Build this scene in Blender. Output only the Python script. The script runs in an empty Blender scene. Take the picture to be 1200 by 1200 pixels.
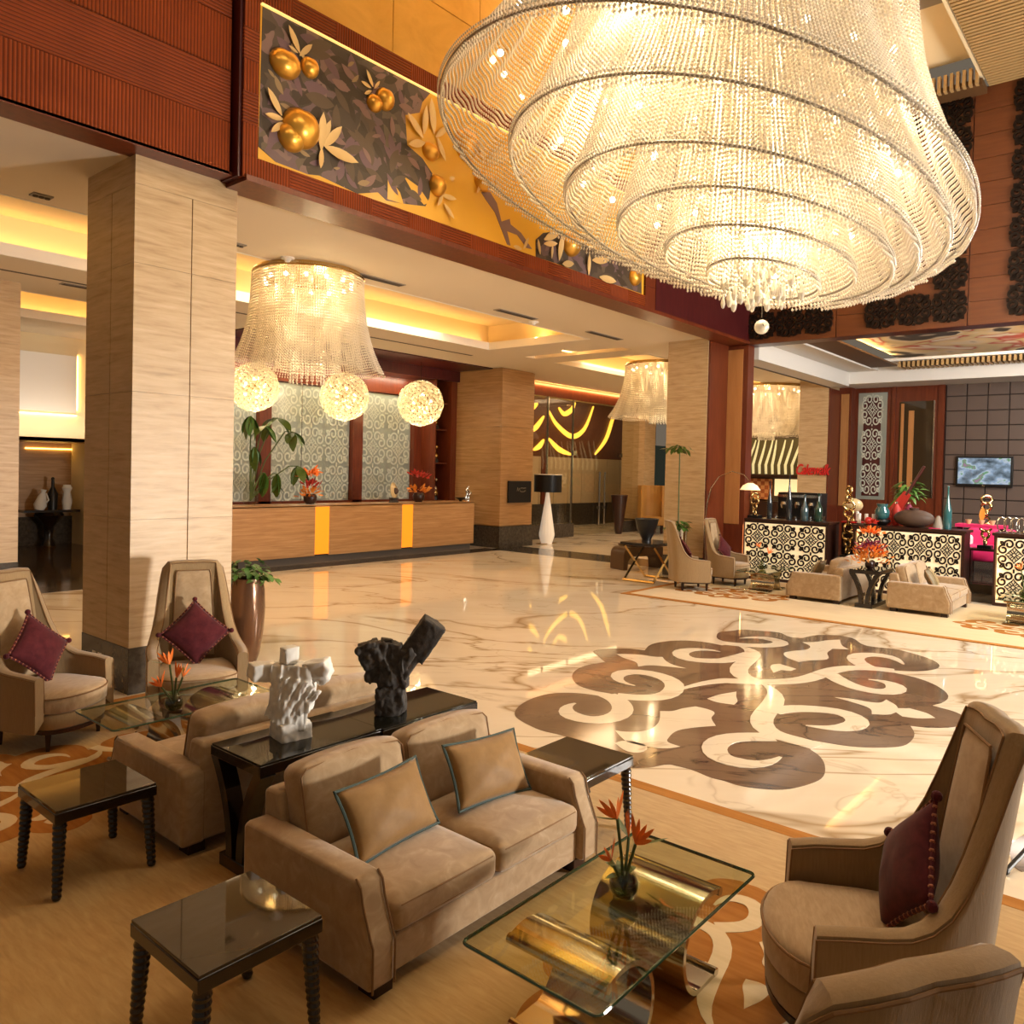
import bpy, bmesh, math, random
from mathutils import Vector, Matrix, noise
RN = random.Random(11)
PI = math.pi
rad = math.radians
SC = bpy.context.scene
COL = SC.collection

# ---------------------------------------------------------------- camera
FPX, CX, CY, CAMH = 930.66, 600.0, 568.46, 2.2
roll, pitch, phi = rad(1.3477), rad(1.0921), rad(40.167)
fw = Vector((math.cos(phi), math.sin(phi), 0)); up = Vector((0, 0, 1)); rt = Vector((fw.y, -fw.x, 0))
Fv = fw * math.cos(pitch) - up * math.sin(pitch)
Uv = up * math.cos(pitch) + fw * math.sin(pitch)
R2 = rt * math.cos(roll) + Uv * math.sin(roll)
U2 = Uv * math.cos(roll) - rt * math.sin(roll)
cam = bpy.data.cameras.new('camera')
cam.sensor_fit = 'HORIZONTAL'; cam.sensor_width = 36.0
cam.lens = 36.0 * FPX / 1200.0
cam.shift_x = 0.0
cam.shift_y = (CY - 600.0) / 1200.0
cam.clip_start = 0.05; cam.clip_end = 200
camo = bpy.data.objects.new('camera', cam); COL.objects.link(camo)
camo.matrix_world = Matrix(((R2.x, U2.x, -Fv.x, 0), (R2.y, U2.y, -Fv.y, 0), (R2.z, U2.z, -Fv.z, CAMH), (0, 0, 0, 1)))
SC.camera = camo

# ---------------------------------------------------------------- exposure, world, large lights
SC.view_settings.view_transform = 'Standard'
SC.view_settings.look = 'None'
SC.view_settings.gamma = 1.0
SC.view_settings.use_curve_mapping = False
SC.view_settings.exposure = 0.22
w = bpy.data.worlds.new('world'); SC.world = w; w.use_nodes = True
bg = w.node_tree.nodes['Background']
bg.inputs[0].default_value = (1.0, 0.80, 0.58, 1); bg.inputs[1].default_value = 0.13


def area(name, loc, direction, sx, sy, watts, color):
    L = bpy.data.lights.new(name, 'AREA'); L.shape = 'RECTANGLE'; L.size = sx; L.size_y = sy
    L.energy = watts; L.color = color
    o = bpy.data.objects.new(name, L); COL.objects.link(o)
    o.location = loc
    o.rotation_euler = Vector(direction).to_track_quat('-Z', 'Y').to_euler()
    return o


def point(name, loc, watts, color, r=0.06):
    L = bpy.data.lights.new(name, 'POINT'); L.energy = watts; L.color = color; L.shadow_soft_size = r
    o = bpy.data.objects.new(name, L); COL.objects.link(o); o.location = loc
    return o


def spot(name, loc, target, watts, color, size, blend=0.6, r=0.1):
    L = bpy.data.lights.new(name, 'SPOT'); L.energy = watts; L.color = color; L.spot_size = rad(size); L.spot_blend = blend
    L.shadow_soft_size = r
    o = bpy.data.objects.new(name, L); COL.objects.link(o); o.location = loc
    o.rotation_euler = (Vector(target) - Vector(loc)).to_track_quat('-Z', 'Y').to_euler()
    return o


WARM = (1.0, 0.72, 0.42); AMBER = (1.0, 0.56, 0.17); SOFT = (1.0, 0.83, 0.62); DAY = (1.0, 0.93, 0.84)
# daylight through the glazed entrance on the right, the ceiling floods of the tall hall, downlights of the low hall
ed = area('entrance_daylight', (8.9, -4.9, 1.45), (-5.2, 12.2, -0.25), 0.8, 0.8, 210, DAY)
ed.data.spread = rad(80)
area('hall_flood', (9.5, 0.5, 9.0), (0, 0, -1), 5, 3, 260, SOFT)
area('seating_flood', (4.2, 2.0, 8.8), (0, 0, -1), 2.5, 2.5, 80, SOFT)
area('lobby_downlight', (9.0, 12.0, 5.3), (0, 0, -1), 7, 1.4, 140, WARM)
area('lobby_downlight', (21.0, 12.0, 5.3), (0, 0, -1), 6, 1.4, 150, WARM)
area('lounge_light', (19.5, 1.5, 5.1), (0.25, 0.2, -1), 4, 4, 420, DAY)
area('bar_daylight', (13.0, -3.0, 4.0), (0.40, 0.9, -0.20), 3.0, 2.0, 760, (1.0, 0.96, 0.90))
spot('mural_spot', (8.0, 2.0, 8.6), (7.0, 7.1, 6.0), 300, WARM, 75)
spot('beam_spot', (1.0, 2.2, 8.6), (1.5, 7.3, 6.3), 110, WARM, 80)

# ---------------------------------------------------------------- materials
MT = {}


def newmat(name):
    m = bpy.data.materials.new(name); m.use_nodes = True
    nt = m.node_tree; b = nt.nodes['Principled BSDF']
    MT[name] = m
    return m, nt, b


def nd(nt, typ, **kw):
    n = nt.nodes.new(typ)
    for k, v in kw.items():
        if k in n.inputs:
            n.inputs[k].default_value = v
        else:
            setattr(n, k, v)
    return n


def plain(name, col, rough=0.5, metal=0.0, spec=0.5, trans=0.0, ior=1.45, emit=None, es=0.0, coat=0.0, sheen=0.0):
    m, nt, b = newmat(name)
    b.inputs['Base Color'].default_value = (*col, 1)
    b.inputs['Roughness'].default_value = rough
    b.inputs['Metallic'].default_value = metal
    b.inputs['Specular IOR Level'].default_value = spec
    b.inputs['Transmission Weight'].default_value = trans
    b.inputs['IOR'].default_value = ior
    b.inputs['Coat Weight'].default_value = coat
    b.inputs['Sheen Weight'].default_value = sheen
    if emit:
        b.inputs['Emission Color'].default_value = (*emit, 1); b.inputs['Emission Strength'].default_value = es
    return m


def ramp(nt, stops):
    r = nt.nodes.new('ShaderNodeValToRGB')
    e = r.color_ramp.elements
    while len(e) < len(stops):
        e.new(0.5)
    for i, (p, c) in enumerate(stops):
        e[i].position = p; e[i].color = (*c, 1) if len(c) == 3 else c
    return r


def coords(nt, scale=(1, 1, 1), rot=(0, 0, 0), kind='Object'):
    t = nt.nodes.new('ShaderNodeTexCoord'); mp = nt.nodes.new('ShaderNodeMapping')
    mp.inputs['Scale'].default_value = scale; mp.inputs['Rotation'].default_value = rot
    nt.links.new(t.outputs[kind], mp.inputs['Vector'])
    return mp.outputs[0]


def streaky(name, stops, scale, rot=(0, 0, 0), nscale=3.0, detail=6, rough=0.5, bump=0.0, dist=0.4, spec=0.5, coat=0.0, sheen=0.0, metal=0.0):
    m, nt, b = newmat(name)
    v = coords(nt, scale, rot)
    n = nd(nt, 'ShaderNodeTexNoise', Scale=nscale, Detail=detail, Roughness=0.6, Distortion=dist)
    nt.links.new(v, n.inputs['Vector'])
    r = ramp(nt, stops); nt.links.new(n.outputs[0], r.inputs[0]); nt.links.new(r.outputs[0], b.inputs['Base Color'])
    b.inputs['Roughness'].default_value = rough; b.inputs['Specular IOR Level'].default_value = spec
    b.inputs['Coat Weight'].default_value = coat; b.inputs['Sheen Weight'].default_value = sheen; b.inputs['Metallic'].default_value = metal
    if bump:
        bp = nd(nt, 'ShaderNodeBump', Strength=bump, Distance=0.01)
        nt.links.new(n.outputs[0], bp.inputs['Height']); nt.links.new(bp.outputs[0], b.inputs['Normal'])
    return m


def ribbed(name, c0, c1, axis, freq, rough=0.45):
    m, nt, b = newmat(name)
    v = coords(nt)
    wv = nd(nt, 'ShaderNodeTexWave', wave_type='BANDS', bands_direction=axis, Scale=freq, Distortion=0.0)
    nt.links.new(v, wv.inputs['Vector'])
    n = nd(nt, 'ShaderNodeTexNoise', Scale=2.5, Detail=4.0); nt.links.new(v, n.inputs['Vector'])
    r = ramp(nt, [(0.0, c0), (0.35, c1), (1.0, c1)]); nt.links.new(wv.outputs[1], r.inputs[0])
    mx = nd(nt, 'ShaderNodeMix', data_type='RGBA', blend_type='MULTIPLY'); mx.inputs[0].default_value = 0.45
    r2 = ramp(nt, [(0.3, (0.55, 0.5, 0.45)), (0.7, (1, 1, 1))]); nt.links.new(n.outputs[0], r2.inputs[0])
    nt.links.new(r.outputs[0], mx.inputs[6]); nt.links.new(r2.outputs[0], mx.inputs[7])
    nt.links.new(mx.outputs[2], b.inputs['Base Color'])
    bp = nd(nt, 'ShaderNodeBump', Strength=0.6, Distance=0.012); nt.links.new(wv.outputs[1], bp.inputs['Height'])
    nt.links.new(bp.outputs[0], b.inputs['Normal']); b.inputs['Roughness'].default_value = rough; b.inputs['Specular IOR Level'].default_value = 0.2
    return m


def marble(name, base, base2, vein, rough, scale=0.45, vw=0.012):
    m, nt, b = newmat(name)
    v = coords(nt, (1.0, 1.0, 1.0), (0, 0, rad(50)))
    mp = nt.nodes.new('ShaderNodeMapping'); mp.inputs['Scale'].default_value = (0.55, 1.35, 1); nt.links.new(v, mp.inputs[0])
    out = None
    for i, (s, d, wd, st) in enumerate(((scale, 1.1, vw, 0.95), (scale * 2.1, 1.4, vw * 0.6, 0.35))):
        n = nd(nt, 'ShaderNodeTexNoise', Scale=s, Detail=5.0, Roughness=0.5, Distortion=d); nt.links.new(mp.outputs[0], n.inputs['Vector'])
        a = nd(nt, 'ShaderNodeMath', operation='SUBTRACT'); a.inputs[1].default_value = 0.5 + 0.03 * i; nt.links.new(n.outputs[0], a.inputs[0])
        ab = nd(nt, 'ShaderNodeMath', operation='ABSOLUTE'); nt.links.new(a.outputs[0], ab.inputs[0])
        r = ramp(nt, [(0.0, (st, st, st)), (wd * 0.5, (st * .5,) * 3), (wd * 1.6, (0, 0, 0))]); nt.links.new(ab.outputs[0], r.inputs[0])
        if out is None: out = r.outputs[0]
        else:
            mm = nd(nt, 'ShaderNodeMath', operation='MAXIMUM'); nt.links.new(out, mm.inputs[0]); nt.links.new(r.outputs[0], mm.inputs[1]); out = mm.outputs[0]
    n2 = nd(nt, 'ShaderNodeTexNoise', Scale=1.3, Detail=6.0, Distortion=0.8); nt.links.new(mp.outputs[0], n2.inputs['Vector'])
    rb = ramp(nt, [(0.3, base), (0.7, base2)]); nt.links.new(n2.outputs[0], rb.inputs[0])
    mx = nd(nt, 'ShaderNodeMix', data_type='RGBA'); nt.links.new(out, mx.inputs[0]); nt.links.new(rb.outputs[0], mx.inputs[6]); mx.inputs[7].default_value = (*vein, 1)
    nt.links.new(mx.outputs[2], b.inputs['Base Color']); b.inputs['Roughness'].default_value = rough
    return m


marble('floor_marble', (0.78, 0.66, 0.50), (0.86, 0.76, 0.61), (0.40, 0.27, 0.14), 0.035, 0.30, 0.010)
marble('inlay_marble', (0.165, 0.105, 0.065), (0.235, 0.155, 0.10), (0.08, 0.05, 0.035), 0.08, 0.9)
marble('channel_marble', (0.80, 0.70, 0.55), (0.84, 0.75, 0.60), (0.60, 0.47, 0.33), 0.07, 0.9, 0.006)
streaky('granite', [(0.3, (0.035, 0.028, 0.022)), (0.7, (0.085, 0.068, 0.05))], (1, 1, 1), nscale=14, rough=0.12)
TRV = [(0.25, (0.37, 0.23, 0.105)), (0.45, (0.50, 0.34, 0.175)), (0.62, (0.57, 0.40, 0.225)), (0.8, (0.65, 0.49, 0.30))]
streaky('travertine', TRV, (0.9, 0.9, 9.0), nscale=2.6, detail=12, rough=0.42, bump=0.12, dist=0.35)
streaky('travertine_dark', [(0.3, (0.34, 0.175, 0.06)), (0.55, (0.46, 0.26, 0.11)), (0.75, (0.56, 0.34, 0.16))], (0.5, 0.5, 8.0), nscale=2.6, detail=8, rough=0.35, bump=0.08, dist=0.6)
streaky('lit_travertine', [(0.3, (0.62, 0.33, 0.05)), (0.7, (0.80, 0.47, 0.10))], (0.8, 0.8, 1.4), nscale=1.6, detail=8, rough=0.5, dist=0.6)  # light travertine, with the warm light on it put into the colour
ribbed('wood_vertical', (0.10, 0.016, 0.002), (0.265, 0.046, 0.006), 'X', 9.5, 0.6)
ribbed('wood_horizontal', (0.10, 0.016, 0.002), (0.24, 0.042, 0.006), 'Z', 9.5, 0.6)
streaky('red_wood', [(0.3, (0.105, 0.019, 0.006)), (0.7, (0.17, 0.034, 0.011))], (5, 5, 0.5), nscale=3, rough=0.32, dist=0.3)
streaky('brown_panel_wood', [(0.3, (0.105, 0.028, 0.008)), (0.7, (0.15, 0.045, 0.013))], (4, 0.5, 5), nscale=3, rough=0.4)
streaky('inset_wood', [(0.3, (0.42, 0.18, 0.055)), (0.7, (0.52, 0.24, 0.08))], (4, 4, 0.4), nscale=3, rough=0.35)
streaky('maroon_wood', [(0.3, (0.045, 0.006, 0.008)), (0.7, (0.08, 0.012, 0.012))], (5, 5, 0.5), nscale=3, rough=0.3)
streaky('counter_stone', [(0.25, (0.30, 0.14, 0.045)), (0.5, (0.42, 0.215, 0.08)), (0.75, (0.55, 0.32, 0.14))], (0.45, 0.45, 9.0), nscale=2.6, detail=9, rough=0.35, dist=0.6)
plain('white_paint', (0.72, 0.60, 0.45), 0.7)
plain('ceiling_white', (0.74, 0.64, 0.50), 0.75)
plain('pure_white', (0.82, 0.79, 0.74), 0.7)
plain('cream_paint', (0.80, 0.66, 0.42), 0.7)
plain('dark_slot', (0.10, 0.075, 0.055), 0.8)
plain('vent_grey', (0.30, 0.26, 0.21), 0.6)
streaky('rug_field', [(0.3, (0.41, 0.25, 0.090)), (0.5, (0.475, 0.30, 0.115)), (0.7, (0.53, 0.35, 0.145))], (16, 2.6, 1), (0, 0, 0), nscale=2.2, detail=12, rough=0.95, spec=0.1, dist=0.5, sheen=0.2)
streaky('rug_field_pale', [(0.25, (0.58, 0.43, 0.23)), (0.5, (0.64, 0.49, 0.28)), (0.75, (0.68, 0.53, 0.32))], (9, .9, 1), (0, 0, 0), nscale=2.0, detail=6, rough=0.95, spec=0.1, sheen=0.2)
streaky('rug_pattern', [(0.3, (0.30, 0.11, 0.022)), (0.7, (0.42, 0.175, 0.04))], (9, .9, 1), (0, 0, 0), nscale=2.2, detail=6, rough=0.95, spec=0.1)
streaky('rug_border', [(0.3, (0.36, 0.145, 0.03)), (0.7, (0.47, 0.21, 0.055))], (12, 1, 1), nscale=2.2, detail=6, rough=0.95, spec=0.1)
streaky('chair_fabric', [(0.3, (0.29, 0.19, 0.092)), (0.7, (0.345, 0.232, 0.118))], (40, 40, 4.0), nscale=3, detail=5, rough=0.85, spec=0.2, sheen=0.35, bump=0.1)
streaky('chair_seat_fabric', [(0.3, (0.36, 0.24, 0.125)), (0.7, (0.47, 0.335, 0.20))], (5, 22, 5), nscale=3, detail=6, rough=0.8, spec=0.2, sheen=0.4)
streaky('sofa_velvet', [(0.3, (0.32, 0.20, 0.095)), (0.55, (0.40, 0.27, 0.145)), (0.75, (0.49, 0.355, 0.22))], (1, 1, 1), nscale=9, detail=6, rough=0.75, spec=0.25, sheen=0.5, dist=1.2)
plain('piping_brown', (0.24, 0.13, 0.055), 0.8)
plain('piping_teal', (0.055, 0.085, 0.075), 0.7)
streaky('gold_satin', [(0.3, (0.25, 0.13, 0.035)), (0.7, (0.32, 0.175, 0.055))], (3, 3, 3), nscale=4, rough=0.58, spec=0.3, sheen=0.2)
streaky('olive_satin', [(0.3, (0.17, 0.125, 0.06)), (0.7, (0.25, 0.19, 0.10))], (3, 3, 3), nscale=4, rough=0.5)
streaky('burgundy_velvet', [(0.3, (0.055, 0.006, 0.010)), (0.7, (0.105, 0.014, 0.018))], (3, 3, 3), nscale=6, rough=0.8, spec=0.15, sheen=0.12)
plain('braid', (0.30, 0.10, 0.05), 0.7)
plain('dark_lacquer', (0.012, 0.006, 0.004), 0.22, coat=0.5)
plain('dark_wood', (0.030, 0.010, 0.006), 0.3)
plain('tabletop_glass', (0.045, 0.028, 0.013), 0.03, spec=0.5, coat=0.0)
plain('black_glass', (0.012, 0.012, 0.008), 0.03, spec=0.6, coat=0.0)
plain('chrome', (0.58, 0.54, 0.47), 0.12, metal=1.0)
plain('silver', (0.70, 0.68, 0.64), 0.15, metal=1.0)
plain('gold_metal', (0.66, 0.47, 0.21), 0.2, metal=1.0)
plain('bronze', (0.17, 0.085, 0.045), 0.22, metal=0.55, coat=0.4)
plain('plaster_white', (0.83, 0.80, 0.74), 0.85)
streaky('black_stone', [(0.3, (0.022, 0.018, 0.015)), (0.7, (0.065, 0.052, 0.042))], (3, 3, 3), nscale=9, rough=0.7, bump=0.35)
plain('leaf_green', (0.055, 0.14, 0.022), 0.4)
plain('leaf_dark', (0.07, 0.11, 0.015), 0.35)
plain('leaf_light', (0.10, 0.22, 0.04), 0.45)
plain('stem_green', (0.07, 0.10, 0.025), 0.5)
plain('petal_orange', (0.95, 0.22, 0.03), 0.45)
plain('petal_red', (0.45, 0.03, 0.02), 0.5)
plain('petal_amber', (0.75, 0.25, 0.03), 0.5)
plain('magenta_flower', (0.20, 0.015, 0.06), 0.5)
plain('black_plastic', (0.008, 0.007, 0.007), 0.35)
plain('white_shade', (0.85, 0.80, 0.70), 0.5)
plain('lamp_white', (0.82, 0.74, 0.62), 0.45, emit=(1.0, 0.88, 0.72), es=0.22)
plain('outlet_white', (0.75, 0.72, 0.66), 0.4)
plain('sign_red', (0.60, 0.02, 0.02), 0.4)
plain('teal_glass', (0.03, 0.12, 0.13), 0.08, coat=1.0)
plain('blue_glass', (0.045, 0.09, 0.11), 0.05, spec=0.8, coat=1.0)
plain('dark_bottle', (0.02, 0.025, 0.03), 0.06, coat=1.0)
plain('green_glass', (0.012, 0.045, 0.030), 0.08, coat=1.0)
plain('clay_brown', (0.085, 0.050, 0.035), 0.55)
plain('grey_stone', (0.34, 0.29, 0.24), 0.7)
plain('pink_fabric', (0.70, 0.02, 0.13), 0.6)
plain('candle_white', (0.85, 0.82, 0.78), 0.4)
plain('cream_shell', (0.62, 0.47, 0.24), 0.3, coat=0.6)
plain('stool_leather', (0.10, 0.055, 0.025), 0.35)
plain('gold_fabric', (0.40, 0.20, 0.045), 0.6)
plain('leather_panel', (0.115, 0.078, 0.062), 0.5)
plain('leather_gap', (0.030, 0.018, 0.014), 0.7)
plain('painted_gold', (0.72, 0.38, 0.03), 0.4, coat=0.2)
plain('painted_mauve', (0.22, 0.125, 0.105), 0.5)
plain('relief_leaf', (0.66, 0.45, 0.19), 0.4, metal=0.25)
plain('relief_gold', (0.72, 0.38, 0.06), 0.28, metal=0.7)
plain('lattice_dark', (0.010, 0.005, 0.003), 0.5, spec=0.2)
plain('slat_gold', (0.46, 0.30, 0.13), 0.5)
plain('slat_brown', (0.115, 0.055, 0.02), 0.55)
plain('ring_steel', (0.34, 0.31, 0.27), 0.3, metal=0.9)
plain('backlit_panel', (0.85, 0.72, 0.50), 0.6, emit=(1.0, 0.76, 0.42), es=0.42)
plain('onyx_light', (0.5, 0.16, 0.01), 0.3, emit=(1.0, 0.27, 0.012), es=0.95)
plain('mural_line', (0.8, 0.55, 0.2), 0.5, emit=(1.0, 0.68, 0.2), es=0.9)
plain('led_strip', (1, 0.8, 0.4), 0.5, emit=(1.0, 0.60, 0.12), es=6.0)
plain('swag_light', (0.9, 0.6, 0.1), 0.5, emit=(1.0, 0.55, 0.06), es=1.6)
plain('bulb', (1, 0.95, 0.85), 0.3, emit=(1.0, 0.84, 0.55), es=14.0)
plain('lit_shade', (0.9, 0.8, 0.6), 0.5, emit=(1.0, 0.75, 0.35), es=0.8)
plain('clear_glass', (0.97, 1.0, 0.97), 0.0, trans=1.0, ior=1.45)
plain('table_glass', (0.80, 0.88, 0.72), 0.0, trans=1.0, ior=1.35)
plain('glass_edge', (0.03, 0.075, 0.045), 0.05, coat=1.0)
plain('water', (0.55, 0.75, 0.45), 0.0, trans=1.0, ior=1.33)
plain('frosted_motif', (0.62, 0.65, 0.55), 0.35)
plain('teal_window', (0.02, 0.09, 0.10), 0.1, coat=0.5)
plain('beige_door', (0.55, 0.40, 0.24), 0.4)
plain('dark_floor', (0.050, 0.036, 0.024), 0.08)


def mix_thin_glass(name, tint, fac):
    # thin architectural glass: mostly clear with a mirror share
    m, nt, b = newmat(name); nt.nodes.remove(b)
    out = nt.nodes['Material Output']
    t = nd(nt, 'ShaderNodeBsdfTransparent'); t.inputs[0].default_value = (*tint, 1)
    g = nd(nt, 'ShaderNodeBsdfGlossy'); g.inputs['Roughness'].default_value = 0.02
    f = nd(nt, 'ShaderNodeFresnel', IOR=1.45)
    a = nd(nt, 'ShaderNodeMath', operation='ADD'); a.inputs[1].default_value = fac; nt.links.new(f.outputs[0], a.inputs[0])
    ge = nd(nt, 'ShaderNodeNewGeometry'); iv = nd(nt, 'ShaderNodeMath', operation='SUBTRACT'); iv.inputs[0].default_value = 1.0; nt.links.new(ge.outputs['Backfacing'], iv.inputs[1])
    mu = nd(nt, 'ShaderNodeMath', operation='MULTIPLY'); nt.links.new(a.outputs[0], mu.inputs[0]); nt.links.new(iv.outputs[0], mu.inputs[1]); a = mu
    mx = nd(nt, 'ShaderNodeMixShader'); nt.links.new(a.outputs[0], mx.inputs[0]); nt.links.new(t.outputs[0], mx.inputs[1]); nt.links.new(g.outputs[0], mx.inputs[2])
    nt.links.new(mx.outputs[0], out.inputs[0])
    return m


mix_thin_glass('pane_glass', (0.93, 0.92, 0.86), 0.05)
mix_thin_glass('green_water', (0.30, 0.42, 0.16), 0.03)
mix_thin_glass('slab_glass', (0.87, 0.90, 0.80), 0.05)


def beadmat(name, col, gl):
    m, nt, b = newmat(name); nt.nodes.remove(b); out = nt.nodes['Material Output']
    d = nd(nt, 'ShaderNodeBsdfDiffuse'); d.inputs[0].default_value = (*col, 1)
    t = nd(nt, 'ShaderNodeBsdfTranslucent'); t.inputs[0].default_value = (*col, 1)
    g = nd(nt, 'ShaderNodeBsdfGlossy'); g.inputs['Roughness'].default_value = 0.15
    m1 = nd(nt, 'ShaderNodeMixShader'); m1.inputs[0].default_value = 0.5
    m2 = nd(nt, 'ShaderNodeMixShader'); m2.inputs[0].default_value = gl
    nt.links.new(d.outputs[0], m1.inputs[1]); nt.links.new(t.outputs[0], m1.inputs[2])
    nt.links.new(m1.outputs[0], m2.inputs[1]); nt.links.new(g.outputs[0], m2.inputs[2]); nt.links.new(m2.outputs[0], out.inputs[0])
    return m


beadmat('crystal', (0.92, 0.85, 0.73), 0.16)
beadmat('crystal_bright', (0.92, 0.87, 0.76), 0.35)
beadmat('petal_disc', (0.94, 0.85, 0.62), 0.08)
beadmat('frosted', (0.55, 0.60, 0.52), 0.12)


def camo_mat():
    m, nt, b = newmat('mural_foliage')
    v = coords(nt, (1, 1, 1.2))
    n = nd(nt, 'ShaderNodeTexNoise', Scale=2.4, Detail=2.0); nt.links.new(v, n.inputs['Vector'])
    mxv = nd(nt, 'ShaderNodeMix', data_type='RGBA'); mxv.inputs[0].default_value = 0.35; nt.links.new(v, mxv.inputs[6]); nt.links.new(n.outputs[1], mxv.inputs[7])
    vo = nd(nt, 'ShaderNodeTexVoronoi', Scale=8.5); nt.links.new(mxv.outputs[2], vo.inputs['Vector'])
    sp = nd(nt, 'ShaderNodeSeparateColor'); nt.links.new(vo.outputs['Color'], sp.inputs[0])
    r = ramp(nt, [(0.0, (0.055, 0.036, 0.022)), (0.40, (0.085, 0.058, 0.036)), (0.58, (0.14, 0.085, 0.085)), (0.80, (0.20, 0.12, 0.10)), (0.93, (0.12, 0.085, 0.05))])
    r.color_ramp.interpolation = 'CONSTANT'
    nt.links.new(sp.outputs[0], r.inputs[0]); nt.links.new(r.outputs[0], b.inputs['Base Color']); b.inputs['Roughness'].default_value = 0.5


camo_mat()
plain('painted_umber', (0.050, 0.032, 0.018), 0.5)
plain('painted_brown', (0.105, 0.070, 0.040), 0.5)
plain('painted_plum', (0.15, 0.085, 0.095), 0.5)
plain('painted_tan', (0.30, 0.20, 0.095), 0.5)


def painting_mat():
    m, nt, b = newmat('ceiling_painting')
    v = coords(nt, (1, 1, 1))
    n = nd(nt, 'ShaderNodeTexNoise', Scale=0.55, Detail=2.0, Distortion=1.6); nt.links.new(v, n.inputs['Vector'])
    r = ramp(nt, [(0.0, (0.05, 0.055, 0.06)), (0.40, (0.055, 0.055, 0.06)), (0.44, (0.78, 0.72, 0.62)), (0.52, (0.80, 0.66, 0.42)), (0.60, (0.62, 0.55, 0.34)), (0.64, (0.50, 0.04, 0.03)), (0.67, (0.80, 0.75, 0.68))])
    nt.links.new(n.outputs[0], r.inputs[0]); nt.links.new(r.outputs[0], b.inputs['Base Color']); b.inputs['Roughness'].default_value = 0.5


painting_mat()


def screen_mat():
    m, nt, b = newmat('tv_screen')
    v = coords(nt, (1, 2.2, 3.2))
    n = nd(nt, 'ShaderNodeTexNoise', Scale=1.6, Detail=3.0); nt.links.new(v, n.inputs['Vector'])
    r = ramp(nt, [(0.3, (0.04, 0.06, 0.08)), (0.45, (0.20, 0.27, 0.34)), (0.52, (0.30, 0.42, 0.58)), (0.58, (0.55, 0.62, 0.72)), (0.63, (0.12, 0.34, 0.14)), (0.7, (0.34, 0.20, 0.30))])
    nt.links.new(n.outputs[0], r.inputs[0]); nt.links.new(r.outputs[0], b.inputs['Emission Color']); b.inputs['Emission Strength'].default_value = 0.75
    b.inputs['Base Color'].default_value = (0.01, 0.01, 0.01, 1); b.inputs['Roughness'].default_value = 0.15


screen_mat()


def checker_mat():
    m, nt, b = newmat('orange_pattern')
    v = coords(nt, (1, 1, 1))
    c = nd(nt, 'ShaderNodeTexChecker', Scale=7.0); c.inputs[1].default_value = (0.42, 0.11, 0.03, 1); c.inputs[2].default_value = (0.70, 0.34, 0.14, 1)
    nt.links.new(v, c.inputs[0]); nt.links.new(c.outputs[0], b.inputs['Base Color'])


checker_mat()


def zebra_dummy():
    plain('zebra_dark', (0.10, 0.085, 0.03), 0.5)
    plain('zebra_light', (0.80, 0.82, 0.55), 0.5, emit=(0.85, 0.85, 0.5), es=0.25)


zebra_dummy()

# ---------------------------------------------------------------- mesh helpers


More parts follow.
